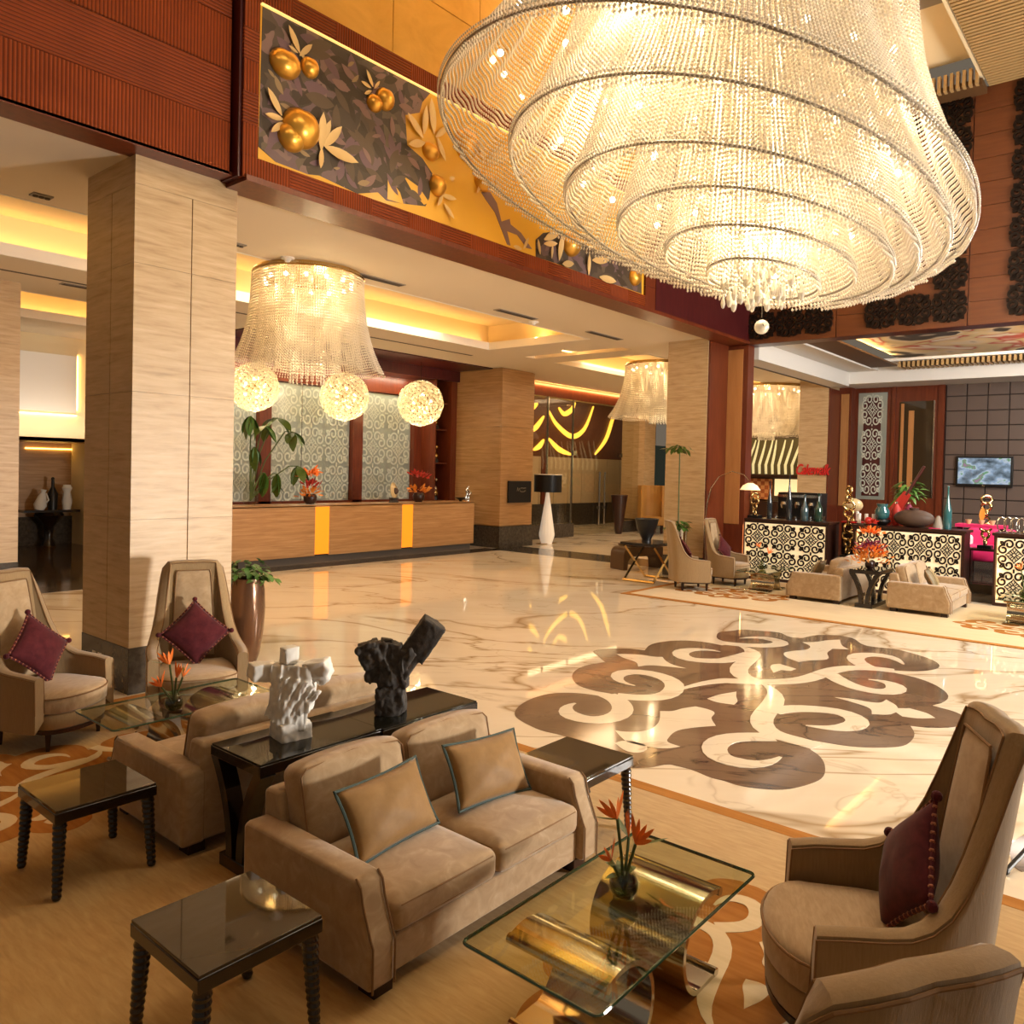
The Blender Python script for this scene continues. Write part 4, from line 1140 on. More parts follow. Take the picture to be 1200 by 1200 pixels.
SG = 'two-seat beige velvet sofas'
SF = make_sofa('near two-seat beige velvet sofa with two gold satin pillows', (2.875, 2.90, .012), 0, SG)
dup(SF, (2.965, 4.595, .012), PI, 'beige velvet sofa turned away behind the console with the white sculpture')
dup(SF, (14.86, 4.90, .012), PI, 'far beige sofa turned away, left of the flower arrangement')
dup(SF, (14.86, 3.22, .012), 0, 'far beige sofa with a striped olive pillow, right of the flower arrangement')


def bolster(label, loc, rot, wd, ht, mat, trim, group):
    t = thing('pillow', label, 'cushion', loc, 0, group)
    me, edge = pillow_mesh(wd, ht, .15, 'cover', 17, RN.random() * 9)
    M = Matrix.Rotation(rot[1], 4, 'Z') @ Matrix.Rotation(rot[0], 4, 'X') @ Matrix.Rotation(rot[2], 4, 'Z')
    me.transform(M); put('cover', me, mat, t)
    put('piping', MB().tube([M @ Vector(p) for p in edge], .008, 6, True), trim, t)
    if mat == 'olive_satin':
        for x in (-.1, .06): put('stripe', MB().tube([M @ Vector((x, y, .078 * (1 - (y / .2) ** 2) ** .5 + .002)) for y in (-.16, -.1, 0, .1, .16)], .006, 6), 'cream_shell', t)


PG = 'gold satin pillows on the near sofa'
bolster('gold satin pillow with teal piping on the left half of the near sofa', (2.53, 2.86, .565), (rad(62), rad(3), rad(2)), .54, .34, 'gold_satin', 'piping_teal', PG)
bolster('gold satin pillow with teal piping on the right half of the near sofa', (3.24, 2.86, .565), (rad(62), rad(-3), rad(-3)), .54, .34, 'gold_satin', 'piping_teal', PG)
bolster('olive striped pillow on the far right sofa', (14.5, 3.13, .575), (rad(62), rad(8), 0), .50, .34, 'olive_satin', 'piping_brown', None)
bolster('olive pillow on the far left sofa', (14.55, 4.98, .55), (rad(-62), rad(5), 0), .46, .32, 'olive_satin', 'piping_brown', None)


# ---- side tables with ribbed legs
def side_table(label, loc, group):
    t = thing('side_table', label, 'table', loc, 0, group)
    a = .255
    put('top_frame', MB().box(-a, a, -a, a, .385, .44), 'dark_lacquer', t, bevel=.006)
    put('glass_top', MB().box(-a + .004, a - .004, -a + .004, a - .004, .44, .452), 'tabletop_glass', t, bevel=.002)
    for sx in (-1, 1):
        for sy in (-1, 1):
            pr = []
            for k in range(27):
                z = .005 + k * .0142; r = .019 + .012 * z / .385 + (.0045 if k % 2 else 0); pr.append((r, z))
            pr.append((.033, .39))
            M = Matrix.Translation((sx * (a - .035), sy * (a - .035), 0)) @ Matrix(((1, 0, sx * -.05 + .0, 0), (0, 1, sy * -.05, 0), (0, 0, 1, 0), (0, 0, 0, 1)))
            M = Matrix.Translation((sx * .018, sy * .018, 0)) @ M
            put('leg', MB().lathe(pr, 12, (0, 0, 0), M).mesh('leg', 30), 'dark_lacquer', t)
    return t


TG = 'square dark side tables with ribbed legs'
ST = side_table('square dark side table with ribbed legs at the bottom left, reflecting the sculptures', (1.62, 2.74, .012), TG)
dup(ST, (1.79, 4.44, .012), 0, 'square dark side table with ribbed legs at the left edge of the rug')
dup(ST, (3.96, 2.78, .012), 0, 'square dark side table behind the right arm of the near sofa')


# ---- console tables with curved legs
def console(label, loc, group):
    t = thing('console_table', label, 'table', loc, 0, group)
    put('top_frame', MB().box(-.41, .41, -.245, .245, .575, .63), 'dark_lacquer', t, bevel=.004)
    put('glass_top', MB().box(-.405, .405, -.24, .24, .63, .64), 'black_glass', t, bevel=.002)
    put('base_plate', MB().box(-.41, .41, -.14, .14, 0, .07), 'dark_lacquer', t, bevel=.006)
    for sx in (-.36, .36):
        for sy in (-1, 1):
            P = [(sy * (.06 + .19 * math.sin(rad(a)) ** 1.6), .06 + .53 * (a / 90)) for a in range(0, 91, 10)]
            P = [(sy * (.05 + .17 * (k / 9) ** 2.2), .06 + .525 * k / 9) for k in range(10)]
            M = Matrix.Translation((sx - .045, 0, 0)) @ Matrix(((0, 0, 1, 0), (1, 0, 0, 0), (0, 1, 0, 0), (0, 0, 0, 1)))
            put('leg', MB().ribbon(P, [.06] * 10, .09, M), 'dark_lacquer', t)
    return t


CG = 'dark console tables with curved legs between the sofas'
CT = console('dark glossy console table with curved legs under the white sculpture', (2.69, 3.815, .012), CG)
dup(CT, (3.50, 3.80, .012), 0, 'dark glossy console table under the black sculpture')
dup(CT, (14.45, 4.05, .012), 0, 'far dark console table carrying the amber flower arrangement')


# ---- glass coffee tables
def coffee_table(label, loc, rz, group):
    t = thing('coffee_table', label, 'table', loc, rz, group)
    hx, hy, r = .63, .31, .03
    P = []
    for sx, sy, a0 in ((1, 1, 0), (-1, 1, 90), (-1, -1, 180), (1, -1, 270)):
        P += arc(sx * (hx - r), sy * (hy - r), r, a0, a0 + 90, 5)
    put('glass_top', MB().prism(P, .014, Matrix.Translation((0, 0, .392))), 'slab_glass', t)
    put('edge', MB().tube([(x, y, .399) for x, y in P], .0072, 6, True), 'glass_edge', t)
    for s in (-1, 1):
        C = arc(s * .34, .205, .215, 180 if s > 0 else 0, 62 if s > 0 else 118, 12)[::-1] + arc(s * .34, .205, .215, 180 if s > 0 else 0, 292 if s > 0 else -112, 12)[1:]
        M = Matrix(((1, 0, 0, 0), (0, 0, -1, .23), (0, 1, 0, 0), (0, 0, 0, 1)))
        put('scroll_base', MB().ribbon([(x, max(.012, z * .93)) for x, z in C], .022, .46, M).mesh('scroll_base', 40), 'chrome', t)
        for e in (0, -1):
            x, z = C[e]; put('rolled_lip', MB().tube([(x, -.232, max(.02, z * .93)), (x, .232, max(.02, z * .93))], .02, 10), 'chrome', t)
    return t


GG = 'glass coffee tables on mirrored scroll bases'
CO = coffee_table('glass coffee table on mirrored scroll base in front of the near sofa', (2.80, 1.72, .012), 0, GG)
dup(CO, (2.94, 5.66, .012), 0, 'glass coffee table in front of the two left armchairs')
dup(CO, (14.75, 6.05, .012), 0, 'far glass coffee table before the left lattice panel')
dup(CO, (14.55, 1.80, .012), 0, 'far glass coffee table at the right edge of the view')


# ---- bird of paradise vases
def bop(label, loc, s, group, small=False):
    t = thing('flower_vase', label, 'vase', loc, 0, group)
    pr = [(.02, 0), (.045, .008), (.062, .035), (.066, .06), (.058, .09), (.040, .115), (.034, .125)]
    put('bowl', MB().lathe([(r * s, z * s) for r, z in pr] + [(r * s * .93, z * s + .002) for r, z in pr[::-1]][:-1], 20, cap=False).mesh('bowl', 60), 'pane_glass', t)
    put('water', MB().lathe([(.018 * s, .004), (.042 * s, .012 * s), (.057 * s, .037 * s), (.06 * s, .058 * s), (.055 * s, .078 * s)], 20).mesh('water', 60), 'green_water', t)
    lf = leaf_mesh(.09 * s, .035 * s, .4)
    for k in range(4):
        put('leaf', lf, 'leaf_dark', t, loc=(0, 0, .09 * s), rot=(0, rad(-25 - 10 * (k % 3)), k * .9))
    spec = ((.33, 6, 130), (.25, 14, 255), (.22, 20, 20), (.185, 26, 175)) if not small else ((.38, 8, 130), (.28, 18, 300))
    for h, lean_, az in spec:
        h *= s; dx = math.cos(rad(az)) * math.tan(rad(lean_)) * h; dy = math.sin(rad(az)) * math.tan(rad(lean_)) * h
        st = put('stem', MB().tube([(0, 0, .03 * s), (dx * .4, dy * .4, h * .55), (dx, dy, h)], .007 * s, 6), 'stem_green', t)
        fr = leaf_mesh(.14 * s, .026 * s, -.12)
        put('spathe', fr, 'leaf_dark', st, loc=(dx, dy, h), rot=(0, rad(-12), rad(az + 40)))
        for q in range(5):
            pe = leaf_mesh((.105 + .02 * (q % 2)) * s, .020 * s, -.1)
            put('petal', pe, 'petal_orange', st, loc=(dx, dy, h), rot=(rad(90), rad(-30 - 17 * q), rad(az + 40 + (q - 2) * 16 + (160 if q > 2 else 0))))
    return t


VG = 'bird of paradise vases on the glass tables'
bop('round glass vase of orange bird of paradise on the near glass table', (2.85, 1.74, .418), 1.0, VG)
bop('round glass vase of orange bird of paradise on the left glass table', (2.79, 5.48, .418), 1.0, VG)
bop('far vase of orange blooms on the left far glass table', (14.6, 6.05, .418), 1.1, VG, True)
bop('green glass vase of orange blooms at the right edge', (14.35, 1.80, .418), 1.15, VG, True)


# ---- sculptures
def hull(pts, jit=0.0):
    bm = bmesh.new()
    for p in pts: bm.verts.new((p[0] + RN.uniform(-jit, jit), p[1] + RN.uniform(-jit, jit), p[2] + RN.uniform(-jit, jit)))
    bmesh.ops.convex_hull(bm, input=bm.verts)
    bmesh.ops.delete(bm, geom=[v for v in bm.verts if not v.link_faces], context='VERTS')
    me = bpy.data.meshes.new('h'); bm.to_mesh(me); bm.free()
    vs = [v.co.copy() for v in me.vertices]; fs = [tuple(p.vertices) for p in me.polygons]
    return vs, fs


def slab(c, sx, sy, sz, M=None, jit=.012):
    vs, fs = hull([(x * sx, y * sy, z * sz) for x in (-.5, 0, .5) for y in (-.5, .5) for z in (-.5, 0, .5)], jit)
    if M: vs = [M @ v for v in vs]
    return [v + Vector(c) for v in vs], fs


def carve(name, parts, mat, parent, vox=.009, amp=.010, freq=26, aniso=(1, 1, 1)):
    mb = MB()
    for vs, fs in parts: mb.add(vs, fs)
    o = put(name, mb, mat, parent)
    r = o.modifiers.new('remesh', 'REMESH'); r.mode = 'VOXEL'; r.voxel_size = vox; r.use_smooth_shade = True
    dg = bpy.context.evaluated_depsgraph_get(); me = bpy.data.meshes.new_from_object(o.evaluated_get(dg))
    o.modifiers.clear()
    for v in me.vertices:
        p = v.co
        q = Vector((p.x * aniso[0], p.y * aniso[1], p.z * aniso[2])) * freq
        v.co = p + v.normal * amp * (noise.noise(q) + .5 * noise.noise(q * 2.3))
    me.materials.clear(); me.materials.append(MT[mat])
    me.polygons.foreach_set('use_smooth', [True] * len(me.polygons)); me.set_sharp_from_angle(angle=rad(38))
    o.data = me
    return o


CAMR = rad(40.167 - 90)  # the sculptures stand square to the seating diagonal
t = thing('torso_sculpture', 'white plaster torso sculpture with stubby arms and square head on the console', 'sculpture', (2.645, 3.84, .652), CAMR, None)
Rz = lambda a: Matrix.Rotation(rad(a), 4, 'Y')
Zr = lambda a, c=(0, 0, 0): Matrix.Rotation(rad(a), 4, 'Z')
carve('base', [slab((0, 0, .04), .17, .15, .09, Zr(42), .006)], 'plaster_white', t, amp=.005)
RG = [slab((.015 + .032 * k - .09, -.062 + .006 * abs(k - 2), .225 - .012 * k), .020, .035, .27 - .02 * abs(k - 3), Rz(17 + 5 * k), .006) for k in range(6)]
carve('torso', [slab((0, 0, .12), .15, .13, .14, Zr(20)), slab((.01, 0, .21), .18, .13, .16, Rz(-4)), slab((.01, 0, .315), .22, .12, .14), slab((-.075, -.01, .20), .06, .10, .13), slab((.085, .0, .24), .06, .11, .14)] + RG, 'plaster_white', t, vox=.007, amp=.008, freq=24, aniso=(1.6, 1.6, .45))
carve('arm', [slab((-.15, 0, .335), .13, .11, .09, Rz(3) @ Zr(30), .008)], 'plaster_white', t, amp=.004)
carve('arm', [slab((.13, 0, .355), .13, .10, .085, Rz(-14), .012), slab((.15, 0, .335), .08, .09, .09, Rz(-30), .012)], 'plaster_white', t, amp=.008)
carve('head', [slab((-.015, 0, .425), .075, .075, .085, Zr(42), .004)], 'plaster_white', t, amp=.003)
t.scale = (1.1, 1.1, 1.1)
t = thing('torso_sculpture', 'black stone torso sculpture with one raised wing-like arm on the console', 'sculpture', (3.345, 3.77, .652), CAMR, None)
carve('base', [slab((0, 0, .08), .17, .15, .18, jit=.02)], 'black_stone', t, amp=.010, freq=30)
carve('torso', [slab((.0, 0, .22), .17, .14, .16, Rz(-20)), slab((-.03, 0, .30), .22, .14, .15, Rz(-30)), slab((-.03, 0, .39), .17, .13, .10), slab((.05, -.05, .30), .05, .06, .26, Rz(40)), slab((-.03, -.06, .32), .03, .05, .22, Rz(-38)), slab((-.07, -.06, .34), .03, .05, .2, Rz(-30)), slab((-.10, 0, .25), .12, .12, .09)], 'black_stone', t, amp=.014, freq=20, aniso=(1.5, 1.5, .6))
carve('arm', [slab((.125, 0, .40), .13, .12, .40, Rz(40), .012), slab((.19, 0, .475), .15, .13, .24, Rz(36), .015), slab((.06, 0, .30), .14, .13, .2, Rz(30))], 'black_stone', t, amp=.004)
carve('arm', [slab((-.14, -.01, .37), .12, .13, .15, Rz(-25))], 'black_stone', t, amp=.012, freq=24)
carve('head', [slab((-.04, 0, .44), .07, .07, .05)], 'black_stone', t, amp=.003)


# ---- floor planters and greenery
def bush(parent, c, r, n, mat, L=.11, W=.06, zsq=.7, name='leaf'):
    lm = leaf_mesh(L, W, .5, 4); lm.materials.append(MT[mat])
    for k in range(n):
        a = RN.uniform(0, 2 * PI); b = RN.uniform(-.2, 1.2)
        rr = r * RN.uniform(.3, 1)
        p = (c[0] + rr * math.cos(a) * math.cos(b), c[1] + rr * math.sin(a) * math.cos(b), c[2] + rr * math.sin(b) * zsq)
        o = bpy.data.objects.new(name, lm); COL.objects.link(o); o.parent = parent; o.location = p
        o.rotation_euler = (RN.uniform(-.4, .4), RN.uniform(-.5, .5), a + RN.uniform(-.6, .6)); s = RN.uniform(.7, 1.25); o.scale = (s, s, s)


t = thing('potted_plant', 'tall bronze planter with a trailing green plant right of the column', 'plant', (4.86, 7.93, 0))
put('pot', MB().lathe([(.115, 0), (.15, .1), (.185, .35), (.20, .6), (.19, .8), (.165, .93), (.15, .93), (.15, .86), (.0, .86)], 28, cap=False).mesh('pot', 50), 'bronze', t)
bush(t, (0, 0, .95), .24, 110, 'leaf_green', .085, .055, .9)
bush(t, (.12, -.1, .9), .2, 40, 'leaf_light', .075, .05, .5)
t = thing('potted_plant', 'slim silver planter with a thin clipped tree beside the far armchairs', 'plant', (14.94, 7.99, 0))
put('pot', MB().lathe([(.10, 0), (.13, .3), (.15, .7), (.16, 1.08), (.13, 1.08), (.13, 1.0), (0, 1.0)], 20, cap=False).mesh('pot', 50), 'silver', t)
bush(t, (0, 0, 1.08), .24, 60, 'leaf_green', .14, .07, .7)
put('stem', MB().tube([(0, .04, 1.0), (-.02, .04, 1.8), (-.1, .0, 2.7)], .015, 6), 'stem_green', t)
bush(t, (-.14, .0, 2.7), .24, 50, 'leaf_dark', .17, .06, .5)


# ================================================================ RECEPTION
t = thing('reception_counter', 'long reception counter of banded stone with two amber onyx strips', 'counter', (12.6, 15.15, 0))
bx = 12.6; by = 15.15
put('plinth', MB().box(8.9 - bx, 15.9 - bx, -.27, .35, 0, .17), 'dark_slot', t)
for x0, x1 in ((8.6, 10.74), (11.13, 13.33), (13.70, 15.95)):
    put('front_panel', MB().box(x0 - bx, x1 - bx, -.35, -.30, .17, 1.30), 'counter_stone', t, bevel=.004)
for x0, x1 in ((10.74, 11.13), (13.33, 13.70)):
    put('onyx_strip', MB().box(x0 - bx, x1 - bx, -.34, -.30, .2, 1.30), 'onyx_light', t)
put('worktop', MB().box(8.6 - bx, 15.95 - bx, -.35, .45, 1.27, 1.31), 'counter_stone', t, bevel=.004)
put('body', MB().box(8.7 - bx, 15.9 - bx, -.30, .4, .17, 1.27), 'dark_wood', t)
put('end_panel', MB().box(15.90 - bx, 15.95 - bx, -.30, .4, .17, 1.27), 'counter_stone', t)


def bouquet(name, label, loc, s, cols, pot, group=None, tall=1.0):
    t = thing(name, label, 'flowers', loc, 0, group)
    put('bowl', MB().lathe([(.07 * s, 0), (.12 * s, .06 * s), (.13 * s, .14 * s), (.10 * s, .2 * s)], 16).mesh('bowl', 50), pot, t)
    for m, n, z, r in cols:
        lm = leaf_mesh(.13 * s, .05 * s, -.1, 4); lm.materials.append(MT[m])
        for k in range(n):
            a = RN.uniform(0, 2 * PI); b = RN.uniform(0, 1.4); rr = r * s * RN.uniform(.4, 1)
            o = bpy.data.objects.new('petal', lm); COL.objects.link(o); o.parent = t
            o.location = (rr * math.cos(a) * math.cos(b), rr * math.sin(a) * math.cos(b), z * s * tall + rr * math.sin(b) * .6 * tall)
            o.rotation_euler = (RN.uniform(-1, 1), RN.uniform(-1.2, .2), a)
    return t


bouquet('flower_arrangement', 'orange flower arrangement by the first onyx strip on the reception counter', (10.82, 15.12, 1.31), 1.2, [('petal_orange', 40, .52, .24), ('petal_red', 26, .30, .2), ('petal_amber', 34, .14, .26)], 'dark_wood', 'reception flowers')
bouquet('flower_arrangement', 'orange flower arrangement by the second onyx strip on the reception counter', (14.2, 15.15, 1.31), 1.2, [('petal_red', 34, .52, .22), ('petal_amber', 40, .2, .26)], 'dark_wood', 'reception flowers')
bouquet('flower_arrangement', 'tall amber and magenta flower arrangement between the far sofas', (14.35, 4.05, .652), .62, [('petal_amber', 170, .18, .62), ('petal_orange', 120, .40, .5), ('magenta_flower', 120, .52, .40), ('petal_orange', 90, .95, .30), ('petal_red', 40, 1.25, .13)], 'dark_wood')
t = thing('shell_ornament', 'round amber shell ornament on the reception counter', 'ornament', (13.35, 15.15, 1.31))
put('disc', MB().lathe([(.02, -.05), (.15, -.045), (.215, 0), (.15, .045), (.02, .05)], 24, (0, 0, 0), Matrix.Translation((0, 0, .30)) @ Matrix.Rotation(rad(80), 4, 'X') @ Matrix.Rotation(rad(25), 4, 'Y')).mesh('disc', 40), 'cream_shell', t)
put('core', MB().ball((0, -.05, .29), .085), 'clay_brown', t)
put('stand', MB().lathe([(.13, 0), (.10, .05), (.12, .12)], 16), 'black_stone', t)
t = thing('bowl', 'small dark bowl near the right end of the reception counter', 'bowl', (15.72, 15.1, 1.31))
put('dish', MB().lathe([(.03, 0), (.05, .03), (.17, .10), (.16, .10), (.04, .04)], 18, cap=False), 'black_plastic', t)
put('foot', MB().lathe([(.05, 0), (.03, .03)], 12), 'black_plastic', t)
t = thing('figurine', 'silver twisted figurine at the right end of the reception counter', 'ornament', (15.85, 14.95, 1.31))
for k, (a, b, h) in enumerate(((0, .06, .42), (.04, -.08, .32), (-.05, -.03, .25))):
    put('twist', MB().tube([(a, 0, 0), (a + b, .03, h * .4), (a - b, 0, h * .75), (a + b * .4, 0, h)], [.03, .045, .035, .02], 8).mesh('twist', 60), 'silver', t)
t = thing('paper_tray', 'white papers lying flat on the left of the reception counter', 'papers', (10.75, 14.98, 1.31))
for k in range(3): put('sheet', MB().box(-.55 + .3 * k, -.28 + .36 * k, -.1, .1, 0.001 + .004 * k, .004 + .004 * k), 'outlet_white', t)
for z, lab in ((1.28, 'bottom'), (2.36, 'middle'), (3.33, 'upper'), (4.1, 'topmost')):
    if z == 4.1: put('shelf', MB().box(15.9, 16.5, 16.45, 17.03, 4.07, 4.1), 'red_wood', NI)
    t = thing('figure_ornament', 'gold and white figure on the %s shelf of the red niche' % lab, 'ornament', (16.15, 16.58, z), 0, 'niche ornaments')
    put('base', MB().lathe([(.12, 0), (.10, .10), (.05, .12)], 12), 'black_plastic', t)
    for k in range(2 if z > 4 else 4):
        put('bead', MB().ball((RN.uniform(-.06, .06), RN.uniform(-.04, .04), .2 + .13 * k), .09 - .012 * k, n=10, m=8), 'gold_metal' if k % 2 == 0 else 'silver', t)
# cut branches in a glass vase
t = thing('branch_vase', 'glass vase of large drooping umbrella-plant branches on the counter', 'plant', (9.35, 15.2, 1.31))
put('vase', MB().lathe([(.10, 0), (.15, .08), (.15, .28), (.09, .42), (.11, .5)], 18, cap=False), 'pane_glass', t)
LB1 = leaf_mesh(.50, .21, .35, 6, 'leaf', .1); LB1.materials.append(MT['leaf_dark'])
LB2 = leaf_mesh(.42, .17, .4, 6, 'leaf', .1); LB2.materials.append(MT['leaf_green'])
for bxp, bz, n, dn in ((1.0, 1.62, 5, 25), (1.15, .86, 4, 35), (.30, .70, 6, 75), (.62, .68, 5, 72), (-.05, 1.9, 6, 45), (.3, 1.72, 5, 20), (.05, 1.25, 5, 55), (.62, 1.9, 4, 15)):
    st = put('branch', MB().tube([(0, 0, .1), (bxp * .35, 0, bz * .6), (bxp * .8, -.05, bz * 1.0), (bxp, -.05, bz)], .014, 6), 'stem_green', t)
    for k in range(n):
        o = bpy.data.objects.new('leaf', LB1 if k % 2 else LB2); COL.objects.link(o); o.parent = st
        o.location = (bxp, -.05, bz); o.rotation_euler = (RN.uniform(-.2, .2), rad(dn + RN.uniform(-18, 18)), 2 * PI * k / n + RN.uniform(-.3, .3))
# digital sign on the block
t = thing('wall_sign', 'small black wall sign with faint grey script on the travertine block', 'sign', (17.5, 14.55, 1.58))
put('panel', MB().box(-.46, .56, -.05, 0, -.31, .31), 'black_plastic', t, bevel=.008)
for k, P in enumerate(([(-.1, .02), (-.07, .12), (-.04, .02), (.0, .1), (.03, .05)], [(.05, .1), (.12, .11), (.2, .10), (.3, .11)], [(.03, .03), (.1, .0), (.2, .0), (.28, .03)])):
    put('script_stroke', MB().tube([(x, -.052, z) for x, z in P], .008, 5), 'vent_grey', t)
# floor lamp
t = thing('floor_lamp', 'tall floor lamp with a white faceted cone body and black drum shade', 'lamp', (19.0, 14.62, 0))
put('body', MB().lathe([(.16, 0), (.23, .22), (.235, .3), (.05, 1.52), (.035, 1.56)], 14).mesh('body', 25), 'lamp_white', t)
put('foot', MB().box(-.36, .36, -.12, .12, 0, .02), 'gold_metal', t)
put('shade', MB().lathe([(.42, 0), (.42, .52), (.41, .52), (.41, 0)], 32, (0, 0, 1.56), cap=False).mesh('shade', 40), 'black_plastic', t)
put('shade_liner', MB().lathe([(.405, .005), (.405, .53)], 32, (0, 0, 1.56), cap=False), 'white_shade', t)
put('shade_rim', MB().tube([(.415 * math.cos(a * PI / 16), .415 * math.sin(a * PI / 16), 2.085) for a in range(32)], .012, 6, True), 'white_shade', t)
put('stem', MB().tube([(0, 0, 1.5), (0, 0, 1.9)], .012, 6), 'gold_metal', t)
# vestibule pieces
t = thing('floor_vase', 'tall dark tapering floor vase by the glass doors', 'vase', (24.3, 15.45, 0))
put('vessel', MB().lathe([(.12, 0), (.14, .1), (.30, 1.38), (.27, 1.38), (.2, .8)], 20, cap=False).mesh('vessel', 50), 'dark_wood', t)
put('rim', MB().tube([(.29 * math.cos(a * PI / 10), .29 * math.sin(a * PI / 10), 1.38) for a in range(20)], .02, 6, True), 'dark_wood', t)
t = thing('display_table', 'gold crossed-leg table with a dark top beside the far armchair', 'table', (14.25, 8.3, 0))
put('top', MB().box(-.5, .5, -.4, .4, .74, .80), 'dark_lacquer', t, bevel=.005)
for y in (-.34, .34):
    put('cross_leg', MB().tube([(-.42, y, .02), (.42, y, .73)], .028, 4), 'gold_metal', t)
    put('cross_leg', MB().tube([(.42, y, .02), (-.42, y, .73)], .028, 4), 'gold_metal', t)
for x in (-.42, .42): put('rail', MB().tube([(x, -.36, .025), (x, .36, .025)], .028, 4), 'gold_metal', t)
t = thing('urn', 'black flared urn on the gold crossed-leg table', 'vase', (14.2, 8.35, .80))
put('body', MB().lathe([(.10, 0), (.09, .04), (.20, .26), (.24, .46), (.20, .46), (.15, .25)], 18, cap=False).mesh('body', 50), 'black_plastic', t)
put('lip', MB().tube([(.235 * math.cos(a * PI / 10), .235 * math.sin(a * PI / 10), .46) for a in range(20)], .014, 6, True), 'black_plastic', t)
t = thing('stool', 'brown curved leather bench behind the gold crossed-leg table', 'stool', (15.9, 9.55, 0), rad(-20))
put('seat', MB().prism([(-.62, .0), (-.62, .22)] + arc(-.44, .34, .18, 180, 90, 5) + arc(.44, .34, .18, 90, 0, 5) + [(.62, .22), (.62, .0), (.5, .0), (.48, .2), (.38, .3), (-.38, .3), (-.48, .2), (-.5, .0)], .5, Matrix(((1, 0, 0, 0), (0, 0, -1, .25), (0, 1, 0, .0), (0, 0, 0, 1)))), 'stool_leather', t, bevel=.015)
put('pad', cushion_mesh(.86, .46, .06, .025, .02), 'stool_leather', t, loc=(0, 0, .52))
t = thing('wing_chair', 'tall gold wing chair in the passage beside the narrow column', 'armchair', (25.6, 14.9, 0), rad(-35))
put('backrest', MB().prism(arc(0, 0, .5, 200, -20, 12) + arc(0, 0, .40, -20, 200, 12), 1.5, Matrix.Translation((0, 0, .25))), 'gold_fabric', t)
put('seat', cushion_mesh(.75, .7, .3, .06, .03), 'gold_fabric', t, loc=(0, -.1, .3))
for x in (-.3, .3):
    for y in (-.3, .3): put('leg', MB().box(x - .04, x + .04, y - .04, y + .04, 0, .32), 'dark_wood', t)
t = thing('potted_plant', 'dark leafy plant in a silver pot in the passage', 'plant', (25.4, 12.9, 0))
put('pot', MB().lathe([(.18, 0), (.22, .5), (.25, 1.25), (.2, 1.25), (.2, 1.1)], 18, cap=False), 'silver', t)
bush(t, (0, 0, 1.6), .8, 90, 'leaf_green', .42, .14, 1.0)
# corridor console
t = thing('console_table', 'dark half-lit console in the left corridor', 'table', (7.8, 21.9, 0))
put('top', MB().box(-.65, .65, -.25, .25, .86, .92), 'dark_lacquer', t)
put('pedestal', MB().lathe([(.18, 0), (.10, .2), (.12, .5), (.35, .78), (.30, .86)], 16).mesh('pedestal', 50), 'dark_lacquer', t)
t = thing('vase', 'leaning white jug on the corridor console', 'vase', (7.55, 21.85, .92), 0, 'corridor vases')
put('body', MB().lathe([(.10, 0), (.15, .12), (.10, .32), (.05, .45), (.07, .52)], 14, M=Matrix.Rotation(rad(12), 4, 'Y')).mesh('body', 50), 'plaster_white', t)
put('handle', MB().tube([(.12, 0, .12), (.22, 0, .25), (.16, 0, .42)], .02, 6), 'plaster_white', t)
t = thing('vase', 'upright white vase on the corridor console', 'vase', (8.2, 21.85, .92), 0, 'corridor vases')
put('body', MB().lathe([(.09, 0), (.12, .2), (.08, .45), (.12, .55), (.08, .62)], 14).mesh('body', 50), 'plaster_white', t)
put('rim', MB().tube([(.08 * math.cos(a * PI / 6), .08 * math.sin(a * PI / 6), .62) for a in range(12)], .012, 5, True), 'plaster_white', t)
t = thing('bottle', 'dark bottle between the two white vases in the corridor', 'bottle', (7.9, 21.95, .92))
put('body', MB().lathe([(.11, 0), (.12, .4), (.04, .58), (.035, .75)], 14).mesh('body', 50), 'black_plastic', t)
put('stopper', MB().ball((0, 0, .78), .045, n=8, m=6), 'black_plastic', t)

# ================================================================ LATTICE BAR
SB = .41


def bar(label, y1, y0, nx, margin):
    t = thing('bar_counter', label, 'counter', (16.45, (y0 + y1) / 2, 0), 0, 'lattice-fronted bar counters')
    h = (y1 - y0) / 2
    put('body', MB().box(-.17, .3, -h, h, 0, 1.24), 'dark_wood', t)
    put('top', MB().box(-.22, .4, -h - .03, h + .03, 1.24, 1.29), 'dark_wood', t, bevel=.004)
    put('light_panel', MB().box(-.19, -.17, -h + .05, h - .05, .06, 1.2), 'backlit_panel', t)
    put('frame', MB().box(-.205, -.17, -h, -h + .05, 0, 1.24).box(-.205, -.17, h - .05, h, 0, 1.24).box(-.205, -.17, -h + .05, h - .05, 0, .06), 'dark_wood', t)
    s = (2 * h - .1) / nx
    sz = 1.13 / 2
    for i in range(nx):
        for j in range(2):
            o = tile(LAT, 'lattice_tile', t, h - .05 - s * (i + .5), .07 + sz * (j + .5), -.19, s)
            o.scale = (s, sz, 1)
    area('bar_edge_light', (16.2, y1 - .03, .65), (0, -1, 0), .05, 1.0, 2.5, AMBER)
    return t


bar('left lattice-fronted bar counter with bottles on top', 7.20, 5.40, 3, .05)
bar('middle lattice-fronted bar counter behind the far sofas', 4.90, 2.98, 4, .05)
bar('right lattice-fronted bar counter at the edge of the view', 2.52, -.2, 5, .05)
t = thing('pedestal', 'dark pedestal between the left and middle bar counters', 'pedestal', (16.7, 5.15, 0))
put('block', MB().box(-.2, .2, -.2, .2, 0, .55), 'dark_wood', t, bevel=.01)
put('cap', MB().box(-.22, .22, -.22, .22, .55, .58), 'dark_wood', t)


